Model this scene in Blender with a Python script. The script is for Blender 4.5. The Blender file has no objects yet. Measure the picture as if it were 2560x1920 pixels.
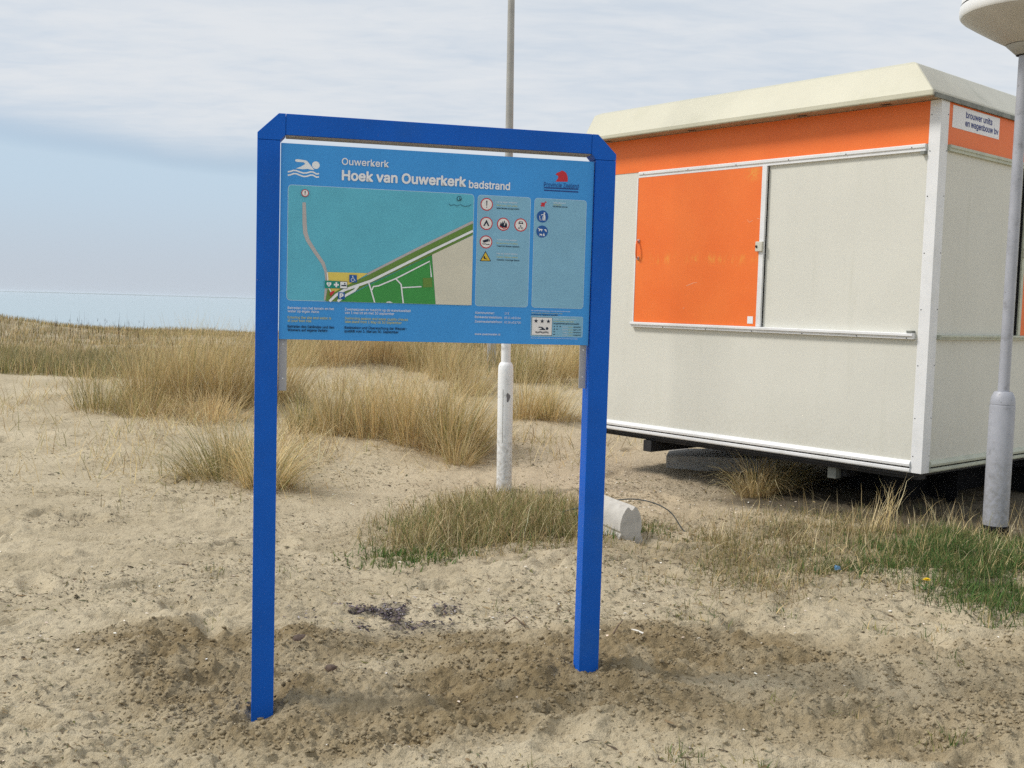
import bpy, bmesh, math, random
import numpy as np
from mathutils import Vector, Matrix

S = bpy.context.scene
COL = S.collection
rng = np.random.default_rng(7)
random.seed(7)

# ---------------------------------------------------------------- camera, sky, sun, exposure
cam_d = bpy.data.cameras.new('camera')
cam = bpy.data.objects.new('camera', cam_d)
COL.objects.link(cam)
PITCH, ROLL = 0.0732, 0.0286
cam.matrix_world = Matrix.Translation((0, 0, 1.55)) @ Matrix.Rotation(math.pi / 2 - PITCH, 4, 'X') @ Matrix.Rotation(ROLL, 4, 'Z')
cam_d.sensor_width = 36.0
cam_d.lens = 36.0 * 2678.5 / 2560.0
cam_d.clip_start = 0.05
cam_d.clip_end = 30000
S.camera = cam

SUN_AZ, SUN_EL = math.radians(-94), math.radians(47)   # azimuth from +Y towards +X
W = bpy.data.worlds.new('World')
S.world = W
W.use_nodes = True
nt = W.node_tree
nt.nodes.clear()


class NG:
    """tiny node-graph builder"""
    def __init__(self, tree):
        self.t = tree

    def n(self, typ, **kw):
        nd = self.t.nodes.new(typ)
        ins = kw.pop('ins', {})
        for k, v in kw.items():
            setattr(nd, k, v)
        for k, v in ins.items():
            self.put(nd.inputs[k], v)
        return nd

    def put(self, sock, v):
        if isinstance(v, bpy.types.NodeSocket):
            self.t.links.new(v, sock)
        else:
            sock.default_value = v

    def math(self, op, a, b=0.0, c=0.0, clamp=False):
        nd = self.n('ShaderNodeMath', operation=op, use_clamp=clamp)
        for i, v in enumerate((a, b, c)):
            if i < len(nd.inputs):
                self.put(nd.inputs[i], v)
        return nd.outputs[0]

    def ramp(self, v, lo, hi, a=0.0, b=1.0):
        nd = self.n('ShaderNodeMapRange', interpolation_type='SMOOTHSTEP')
        for i, q in enumerate((v, lo, hi, a, b)):
            self.put(nd.inputs[i], q)
        return nd.outputs[0]

    def mix(self, f, a, b, mode='MIX'):
        nd = self.n('ShaderNodeMix', data_type='RGBA', blend_type=mode)
        self.put(nd.inputs[0], f)
        self.put(nd.inputs[6], a)
        self.put(nd.inputs[7], b)
        return nd.outputs[2]

    def noise(self, vec, scale, detail=4.0, rough=0.55, dist=0.0):
        nd = self.n('ShaderNodeTexNoise')
        if vec is not None:
            self.put(nd.inputs['Vector'], vec)
        nd.inputs['Scale'].default_value = scale
        nd.inputs['Detail'].default_value = detail
        nd.inputs['Roughness'].default_value = rough
        nd.inputs['Distortion'].default_value = dist
        return nd.outputs[0]

    def mapping(self, vec, scale=(1, 1, 1), loc=(0, 0, 0), rot=(0, 0, 0)):
        nd = self.n('ShaderNodeMapping')
        self.put(nd.inputs['Vector'], vec)
        nd.inputs['Scale'].default_value = scale
        nd.inputs['Location'].default_value = loc
        nd.inputs['Rotation'].default_value = rot
        return nd.outputs[0]


g = NG(nt)
sky = g.n('ShaderNodeTexSky', sky_type='NISHITA')
sky.sun_disc = False
sky.sun_elevation = SUN_EL
sky.sun_rotation = SUN_AZ
sky.air_density = 1.0
sky.dust_density = 2.0
sky.ozone_density = 1.0
tc = g.n('ShaderNodeTexCoord')
gen = tc.outputs['Generated']
sep = g.n('ShaderNodeSeparateXYZ', ins={0: gen})
zc = g.math('MAXIMUM', sep.outputs[2], 0.0)
den = g.math('ADD', zc, 0.10)
uv = g.n('ShaderNodeCombineXYZ', ins={0: g.math('DIVIDE', sep.outputs[0], den), 1: g.math('DIVIDE', sep.outputs[1], den), 2: 0.0}).outputs[0]
big = g.noise(g.mapping(uv, (1.0, 0.8, 1), (3.1, 1.7, 0)), 0.55, 5, 0.55, 0.3)
mid = g.noise(g.mapping(uv, (0.8, 1.5, 1), (0, 0, 0), (0, 0, 0.35)), 2.2, 6, 0.6, 0.4)
ripple = g.noise(g.mapping(uv, (1.0, 2.2, 1), (0, 0, 0), (0, 0, 0.2)), 6.0, 5, 0.55, 0.6)
# elevation at which the veil of altocumulus begins, wandering with direction
wob = g.math('MULTIPLY', g.math('SUBTRACT', g.noise(gen, 3.0, 4, 0.5), 0.5), 0.05)
zt = g.math('ADD', g.math('ADD', zc, wob), g.math('MULTIPLY', sep.outputs[0], 0.08))
veil = g.ramp(zt, 0.098, 0.140)
tex = g.math('ADD', g.math('MULTIPLY', big, 0.7), g.math('ADD', g.math('MULTIPLY', mid, 0.65), g.math('MULTIPLY', ripple, 0.4)))
tex = g.ramp(tex, 0.52, 1.10)
cover = g.math('MULTIPLY', veil, g.math('ADD', 0.44, g.math('MULTIPLY', tex, 0.54)), clamp=True)
low = g.math('MULTIPLY', g.ramp(zt, 0.110, 0.084), g.math('ADD', 0.42, g.math('MULTIPLY', g.noise(g.mapping(gen, (2, 2, 14)), 1.6, 4, 0.5), 0.35)))
hor = g.ramp(zc, 0.11, 0.0)
CLOUD, LOWV, HORC = (7.6, 7.9, 8.25, 1), (5.3, 6.6, 7.8, 1), (5.35, 5.85, 6.5, 1)
BLUE = g.mix(1.0, sky.outputs[0], (0.86, 0.98, 1.20, 1), 'MULTIPLY')
c1 = g.mix(g.math('ADD', 0.68, g.math('MULTIPLY', low, 0.8), clamp=True), BLUE, LOWV)
c1 = g.mix(g.math('MULTIPLY', hor, 0.9), c1, HORC)
c1 = g.mix(cover, c1, CLOUD)
bg = g.n('ShaderNodeBackground', ins={0: c1, 1: 0.1})
wo = g.n('ShaderNodeOutputWorld')
nt.links.new(bg.outputs[0], wo.inputs[0])

sun_d = bpy.data.lights.new('sun', 'SUN')
sun_d.energy = 2.7
sun_d.angle = math.radians(13)
sun_d.color = (1.0, 0.95, 0.88)
sun = bpy.data.objects.new('sun', sun_d)
COL.objects.link(sun)
sun.location = (-20, 10, 25)
sdir = Vector((math.sin(SUN_AZ) * math.cos(SUN_EL), math.cos(SUN_AZ) * math.cos(SUN_EL), math.sin(SUN_EL)))
sun.rotation_euler = sdir.to_track_quat('Z', 'Y').to_euler()

S.view_settings.view_transform = 'Standard'
S.view_settings.look = 'None'
S.view_settings.gamma = 1.0
S.view_settings.exposure = 0.0
S.view_settings.use_curve_mapping = False
S.render.engine = 'CYCLES'
S.cycles.use_denoising = False
S.cycles.max_bounces = 6
S.cycles.diffuse_bounces = 4
S.cycles.glossy_bounces = 3
S.cycles.volume_bounces = 1

# ---------------------------------------------------------------- helpers
def link(o):
    COL.objects.link(o)
    return o


def empty(name, loc=(0, 0, 0), rz=0.0, label=None, cat=None, group=None):
    o = link(bpy.data.objects.new(name, None))
    o.empty_display_size = 0.2
    o.location = loc
    o.rotation_euler = (0, 0, rz)
    return tag(o, label, cat, group)


def tag(o, label=None, cat=None, group=None, kind=None):
    if label: o['label'] = label
    if cat: o['category'] = cat
    if group: o['group'] = group
    if kind: o['kind'] = kind
    return o


def obj_from_bm(name, bm, mat, parent=None, smooth=False, bevel=0.0):
    me = bpy.data.meshes.new(name)
    bm.normal_update()
    bm.to_mesh(me)
    bm.free()
    for m in (mat if isinstance(mat, (list, tuple)) else [mat]):
        me.materials.append(m)
    if smooth:
        me.polygons.foreach_set('use_smooth', [True] * len(me.polygons))
    o = link(bpy.data.objects.new(name, me))
    if parent is not None:
        o.parent = parent
    if bevel > 0:
        md = o.modifiers.new('bevel', 'BEVEL')
        md.width = bevel
        md.segments = 2
        md.limit_method = 'ANGLE'
        md.angle_limit = math.radians(40)
    return o


def bx(bm, x0, x1, y0, y1, z0, z1):
    vs = [bm.verts.new((x, y, z)) for z in (z0, z1) for y in (y0, y1) for x in (x0, x1)]
    for f in ((0, 2, 3, 1), (4, 5, 7, 6), (0, 1, 5, 4), (2, 6, 7, 3), (0, 4, 6, 2), (1, 3, 7, 5)):
        bm.faces.new([vs[i] for i in f])


def box(name, x0, x1, y0, y1, z0, z1, mat, parent=None, bevel=0.003):
    bm = bmesh.new()
    bx(bm, x0, x1, y0, y1, z0, z1)
    return obj_from_bm(name, bm, mat, parent, bevel=bevel)


def lathe(bm, prof, seg=40, cx=0.0, cy=0.0, cap=True):
    rings = []
    for r, z in prof:
        rings.append([bm.verts.new((cx + r * math.cos(2 * math.pi * i / seg), cy + r * math.sin(2 * math.pi * i / seg), z)) for i in range(seg)])
    for a, b in zip(rings, rings[1:]):
        for i in range(seg):
            j = (i + 1) % seg
            bm.faces.new((a[i], a[j], b[j], b[i]))
    if cap:
        bm.faces.new(rings[0][::-1])
        bm.faces.new(rings[-1])


def auto_smooth(o, deg=35):
    me = o.data
    bm = bmesh.new()
    bm.from_mesh(me)
    for e in bm.edges:
        e.smooth = not (len(e.link_faces) == 2 and e.calc_face_angle(0) > math.radians(deg))
    for f in bm.faces:
        f.smooth = True
    bm.to_mesh(me)
    bm.free()
    return o


def lathe_obj(name, prof, mat, parent=None, seg=40, cx=0, cy=0):
    bm = bmesh.new()
    lathe(bm, prof, seg, cx, cy)
    return auto_smooth(obj_from_bm(name, bm, mat, parent))


def tube(bm, pts, r, seg=8):
    pts = [Vector(p) for p in pts]
    rings = []
    for i, p in enumerate(pts):
        d = (pts[min(i + 1, len(pts) - 1)] - pts[max(i - 1, 0)]).normalized()
        a = d.orthogonal().normalized() if i == 0 else (rings_a - d * rings_a.dot(d)).normalized()
        rings_a = a
        b = d.cross(a)
        rr = r[i] if isinstance(r, (list, tuple)) else r
        rings.append([bm.verts.new(p + (a * math.cos(2 * math.pi * k / seg) + b * math.sin(2 * math.pi * k / seg)) * rr) for k in range(seg)])
    for q, w in zip(rings, rings[1:]):
        for k in range(seg):
            j = (k + 1) % seg
            bm.faces.new((q[k], q[j], w[j], w[k]))
    bm.faces.new(rings[0][::-1])
    bm.faces.new(rings[-1])


def mesh_np(name, V, F, mat, parent=None, smooth=False, col=None, attrs=None):
    """V (n,3); F list of index arrays, each (m,3) or (m,4)"""
    me = bpy.data.meshes.new(name)
    me.vertices.add(len(V))
    me.vertices.foreach_set('co', np.ascontiguousarray(V, dtype=np.float32).ravel())
    idx = np.concatenate([f.ravel() for f in F]).astype(np.int32)
    tot = np.concatenate([np.full(len(f), f.shape[1]) for f in F]).astype(np.int32)
    me.loops.add(len(idx))
    me.loops.foreach_set('vertex_index', idx)
    me.polygons.add(len(tot))
    me.polygons.foreach_set('loop_start', np.concatenate([[0], np.cumsum(tot)[:-1]]).astype(np.int32))
    me.polygons.foreach_set('loop_total', tot)
    if smooth:
        me.polygons.foreach_set('use_smooth', np.ones(len(tot), dtype=bool))
    if col is not None:
        a = me.color_attributes.new('tint', 'FLOAT_COLOR', 'POINT')
        a.data.foreach_set('color', np.column_stack([col, np.ones(len(col))]).astype(np.float32).ravel())
    for k, v in (attrs or {}).items():
        a = me.attributes.new(k, 'FLOAT', 'POINT')
        a.data.foreach_set('value', v.astype(np.float32))
    me.materials.append(mat)
    me.update(calc_edges=True)
    me.validate()
    o = link(bpy.data.objects.new(name, me))
    if parent is not None:
        o.parent = parent
    return o


# ---------------------------------------------------------------- materials
def new_mat(name):
    m = bpy.data.materials.new(name)
    m.use_nodes = True
    t = m.node_tree
    t.nodes.clear()
    gg = NG(t)
    out = gg.n('ShaderNodeOutputMaterial')
    return m, gg, out


def pmat(name, col, rough=0.6, var=0.08, vscale=6.0, fine=0.0, fscale=120.0, bump=0.0, bscale=60.0, metal=0.0, dirt=None, dirt_amt=0.0, dirt_scale=3.0, streak=False, spec=0.5, splash=None, chips=None):
    m, gg, out = new_mat(name)
    co = gg.n('ShaderNodeTexCoord').outputs['Object']
    base = (*col, 1)
    dark = tuple(max(0, c * (1 - var)) for c in col) + (1,)
    lite = tuple(c * (1 + var) for c in col) + (1,)
    n = gg.noise(co, vscale, 5, 0.6)
    c = gg.mix(gg.ramp(n, 0.3, 0.7), dark, lite)
    if fine:
        nf = gg.noise(co, fscale, 3, 0.6)
        k = gg.math('ADD', 1 - fine, gg.math('MULTIPLY', nf, 2 * fine))
        c = gg.mix(1.0, c, gg.n('ShaderNodeCombineColor', ins={0: k, 1: k, 2: k}).outputs[0], 'MULTIPLY')
    if dirt is not None:
        v = gg.mapping(co, (6, 6, 0.6)) if streak else co
        nd = gg.noise(v, dirt_scale, 7, 0.65)
        f = gg.math('MULTIPLY', gg.ramp(nd, 0.52, 0.80), dirt_amt)
        c = gg.mix(f, c, (*dirt, 1))
    if splash is not None:
        # dust and grime kicked up from the ground, thinning with height: (colour, height, amount)
        zz = gg.n('ShaderNodeSeparateXYZ', ins={0: co}).outputs[2]
        fall = gg.ramp(gg.math('ADD', zz, gg.math('MULTIPLY', gg.noise(co, 9, 4, 0.6), -0.5 * splash[1])), splash[1], 0.0)
        f = gg.math('MULTIPLY', gg.math('MULTIPLY', fall, gg.ramp(gg.noise(co, 38, 6, 0.7), 0.34, 0.66)), splash[2])
        c = gg.mix(f, c, (*splash[0], 1))
    if chips is not None:
        # small chips and scuffs: (colour, scale, threshold, amount)
        f = gg.math('MULTIPLY', gg.ramp(gg.noise(gg.mapping(co, (1, 1, 0.8)), chips[1], 3, 0.6), chips[2], chips[2] + 0.03), chips[3])
        f = gg.math('MULTIPLY', f, gg.ramp(gg.noise(co, 2.3, 3, 0.5), 0.45, 0.6))
        c = gg.mix(f, c, (*chips[0], 1))
    b = gg.n('ShaderNodeBsdfPrincipled', ins={'Base Color': c, 'Metallic': metal, 'Specular IOR Level': spec})
    r = gg.math('ADD', rough - 0.06, gg.math('MULTIPLY', gg.noise(co, vscale * 3, 4, 0.6), 0.12))
    gg.put(b.inputs['Roughness'], r)
    if bump:
        bn = gg.n('ShaderNodeBump', ins={'Strength': bump, 'Distance': 0.01, 'Height': gg.noise(co, bscale, 6, 0.6)})
        gg.put(b.inputs['Normal'], bn.outputs[0])
    gg.t.links.new(b.outputs[0], out.inputs[0])
    return m


M = {}
M['blue'] = pmat('blue_paint', (0.002, 0.105, 0.53), 0.5, 0.08, 4, 0.06, 300, 0.05, 250, spec=0.22, dirt=(0.03, 0.13, 0.42), dirt_amt=0.5, dirt_scale=2.5, chips=((0.45, 0.48, 0.52), 46, 0.72, 0.7))
M['panel'] = pmat('panel_blue', (0.055, 0.325, 0.78), 0.5, 0.05, 3, 0.05, 400, spec=0.25)
M['steel'] = pmat('bare_aluminium', (0.42, 0.42, 0.43), 0.5, 0.08, 5, metal=0.35)
M['underside'] = pmat('underside_reflection', (0.30, 0.27, 0.24), 0.6, 0.1, 8)  # brown-grey imitating sand reflected in the glossy beam
M['wall'] = pmat('wall_panel', (0.665, 0.657, 0.588), 0.5, 0.03, 1.2, 0.012, 200, 0.04, 12, dirt=(0.46, 0.46, 0.37), dirt_amt=0.22, dirt_scale=1.6, streak=True, splash=((0.36, 0.34, 0.25), 0.85, 0.30), chips=((0.22, 0.22, 0.18), 19, 0.765, 0.6))
M['trim'] = pmat('white_trim', (0.77, 0.775, 0.78), 0.4, 0.04, 4, dirt=(0.45, 0.45, 0.38), dirt_amt=0.5, dirt_scale=5)
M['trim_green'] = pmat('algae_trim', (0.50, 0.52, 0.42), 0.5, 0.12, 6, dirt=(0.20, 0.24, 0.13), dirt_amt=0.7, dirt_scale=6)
M['roof'] = pmat('cream_roof', (0.56, 0.54, 0.42), 0.5, 0.03, 2, 0.02, 150, dirt=(0.40, 0.39, 0.27), dirt_amt=0.35, dirt_scale=2.5)
M['roof_side'] = pmat('cream_roof_weathered', (0.60, 0.585, 0.50), 0.55, 0.05, 3, dirt=(0.30, 0.32, 0.25), dirt_amt=0.5, dirt_scale=4)
M['soffit'] = pmat('soffit', (0.36, 0.27, 0.17), 0.6, 0.12, 6)
M['dark'] = pmat('black_rubber', (0.012, 0.012, 0.013), 0.8, 0.3, 8, spec=0.1)
M['chassis'] = pmat('chassis_steel', (0.016, 0.016, 0.018), 0.7, 0.25, 9, dirt=(0.12, 0.09, 0.06), dirt_amt=0.4, dirt_scale=7)
M['gutter'] = pmat('gutter_edge', (0.20, 0.21, 0.19), 0.6, 0.25, 12, dirt=(0.06, 0.08, 0.05), dirt_amt=0.8, dirt_scale=9)
M['lamp_grey'] = pmat('lamp_grey_paint', (0.37, 0.38, 0.42), 0.45, 0.07, 7, 0.05, 200, 0.05, 80, dirt=(0.15, 0.15, 0.15), dirt_amt=0.75, dirt_scale=11, splash=((0.20, 0.19, 0.16), 0.75, 0.6), chips=((0.10, 0.10, 0.10), 30, 0.66, 0.8))
M['pole_white'] = pmat('pole_white_paint', (0.82, 0.83, 0.83), 0.4, 0.05, 5, 0.03, 200, 0.05, 60, dirt=(0.30, 0.28, 0.25), dirt_amt=0.75, dirt_scale=13, splash=((0.30, 0.26, 0.20), 0.60, 0.6), chips=((0.22, 0.20, 0.18), 30, 0.68, 0.8))
M['pole_grey'] = pmat('pole_galvanised', (0.36, 0.355, 0.33), 0.5, 0.08, 8, 0.05, 200)
M['bowl'] = pmat('lamp_bowl', (0.52, 0.49, 0.45), 0.45, 0.05, 5)
M['bowl_rim'] = pmat('lamp_bowl_rim', (0.78, 0.78, 0.77), 0.35, 0.04, 5)
M['collar'] = pmat('lamp_collar', (0.42, 0.41, 0.38), 0.5, 0.08, 10)
M['concrete'] = pmat('concrete', (0.50, 0.475, 0.43), 0.85, 0.10, 9, 0.10, 150, 0.35, 90, dirt=(0.22, 0.20, 0.17), dirt_amt=0.7, dirt_scale=14)
M['nameplate'] = pmat('name_plate', (0.80, 0.80, 0.82), 0.4, 0.03, 5)
M['ink_navy'] = pmat('navy_ink', (0.02, 0.04, 0.22), 0.5, 0.05)
M['stone'] = pmat('brown_stone', (0.11, 0.075, 0.055), 0.8, 0.25, 30, 0.1, 200, 0.3, 120)
M['shell'] = pmat('shell_white', (0.80, 0.77, 0.70), 0.6, 0.10, 40)
M['cable'] = pmat('cable_sheath', (0.07, 0.085, 0.09), 0.5, 0.2, 20)
M['twig'] = pmat('twig_bark', (0.16, 0.11, 0.075), 0.85, 0.3, 40)
M['yellow_flower'] = pmat('yellow_petals', (0.82, 0.60, 0.01), 0.6, 0.1, 80)
M['leaf'] = pmat('green_leaf', (0.06, 0.13, 0.03), 0.6, 0.3, 60)
M['plastic_blue'] = pmat('blue_plastic', (0.14, 0.30, 0.48), 0.4, 0.1, 40)


def orange_mat():
    m, gg, out = new_mat('orange_panel')
    co = gg.n('ShaderNodeTexCoord').outputs['Object']
    s = gg.n('ShaderNodeSeparateXYZ', ins={0: co})
    n = gg.noise(co, 2.0, 5, 0.6)
    c = gg.mix(gg.ramp(n, 0.3, 0.7), (0.84, 0.160, 0.018, 1), (0.88, 0.188, 0.026, 1))
    nf = gg.noise(co, 220, 2, 0.6)
    c = gg.mix(gg.math('MULTIPLY', nf, 0.12), c, (0.50, 0.10, 0.02, 1))
    # old tape residue: a faint yellowed band of scuffs across the middle and a patch at the top
    d = gg.math('DIVIDE', gg.math('SUBTRACT', s.outputs[2], 1.965), 0.035)
    band = gg.math('POWER', 2.718, gg.math('MULTIPLY', gg.math('MULTIPLY', d, d), -1.0))
    sc = gg.noise(gg.mapping(co, (14, 14, 5)), 1.4, 6, 0.65)
    f1 = gg.math('MULTIPLY', band, gg.ramp(sc, 0.46, 0.75))
    dx = gg.math('DIVIDE', gg.math('ADD', s.outputs[0], 1.452), 0.05)
    dz = gg.math('DIVIDE', gg.math('SUBTRACT', s.outputs[2], 2.615), 0.045)
    patch = gg.math('POWER', 2.718, gg.math('MULTIPLY', gg.math('ADD', gg.math('MULTIPLY', dx, dx), gg.math('MULTIPLY', dz, dz)), -1.0))
    f2 = gg.math('MULTIPLY', patch, gg.ramp(gg.noise(co, 38, 5, 0.6), 0.36, 0.6))
    c = gg.mix(gg.math('MULTIPLY', gg.math('ADD', f1, f2, clamp=True), 0.8), c, (0.80, 0.36, 0.05, 1))
    b = gg.n('ShaderNodeBsdfPrincipled', ins={'Base Color': c, 'Roughness': 0.5})
    gg.t.links.new(b.outputs[0], out.inputs[0])
    return m


M['orange'] = orange_mat()


def flat_mat(name, col, rough=0.5):
    return pmat(name, col, rough, 0.04, 8, 0.04, 300, spec=0.25)


INK = {
    'w': flat_mat('print_white', (0.82, 0.84, 0.88)),
    'y': flat_mat('print_yellow', (0.62, 0.60, 0.20)),
    'k': flat_mat('print_black', (0.012, 0.022, 0.05)),
    'n': flat_mat('print_navy', (0.02, 0.06, 0.25)),
    'sea': flat_mat('print_sea', (0.120, 0.475, 0.630)),
    'grey': flat_mat('print_grey', (0.48, 0.45, 0.45)),
    'beach': flat_mat('print_beach', (0.78, 0.62, 0.14)),
    'olive': flat_mat('print_olive', (0.14, 0.26, 0.055)),
    'green': flat_mat('print_green', (0.055, 0.31, 0.075)),
    'field': flat_mat('print_field', (0.68, 0.65, 0.54)),
    'box': flat_mat('print_box', (0.23, 0.47, 0.65)),
    'edge': flat_mat('print_edge', (0.52, 0.72, 0.88)),
    'red': flat_mat('print_red', (0.55, 0.035, 0.05)),
    'sky': flat_mat('print_royal', (0.02, 0.11, 0.38)),
    'teal': flat_mat('print_teal', (0.012, 0.26, 0.20)),
    'tri': flat_mat('print_warning_yellow', (0.72, 0.52, 0.06)),
    'bg': flat_mat('print_white_face', (0.80, 0.78, 0.78)),
}


def blade_mat(name, trans=0.3):
    m, gg, out = new_mat(name)
    a = gg.n('ShaderNodeAttribute', attribute_name='tint')
    d = gg.n('ShaderNodeBsdfDiffuse', ins={0: a.outputs['Color']})
    t = gg.n('ShaderNodeBsdfTranslucent', ins={0: a.outputs['Color']})
    mx = gg.n('ShaderNodeMixShader', ins={0: trans, 1: d.outputs[0], 2: t.outputs[0]})
    gg.t.links.new(mx.outputs[0], out.inputs[0])
    return m


M['blade'] = blade_mat('grass_blade')
M['litter'] = blade_mat('litter', 0.0)

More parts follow.
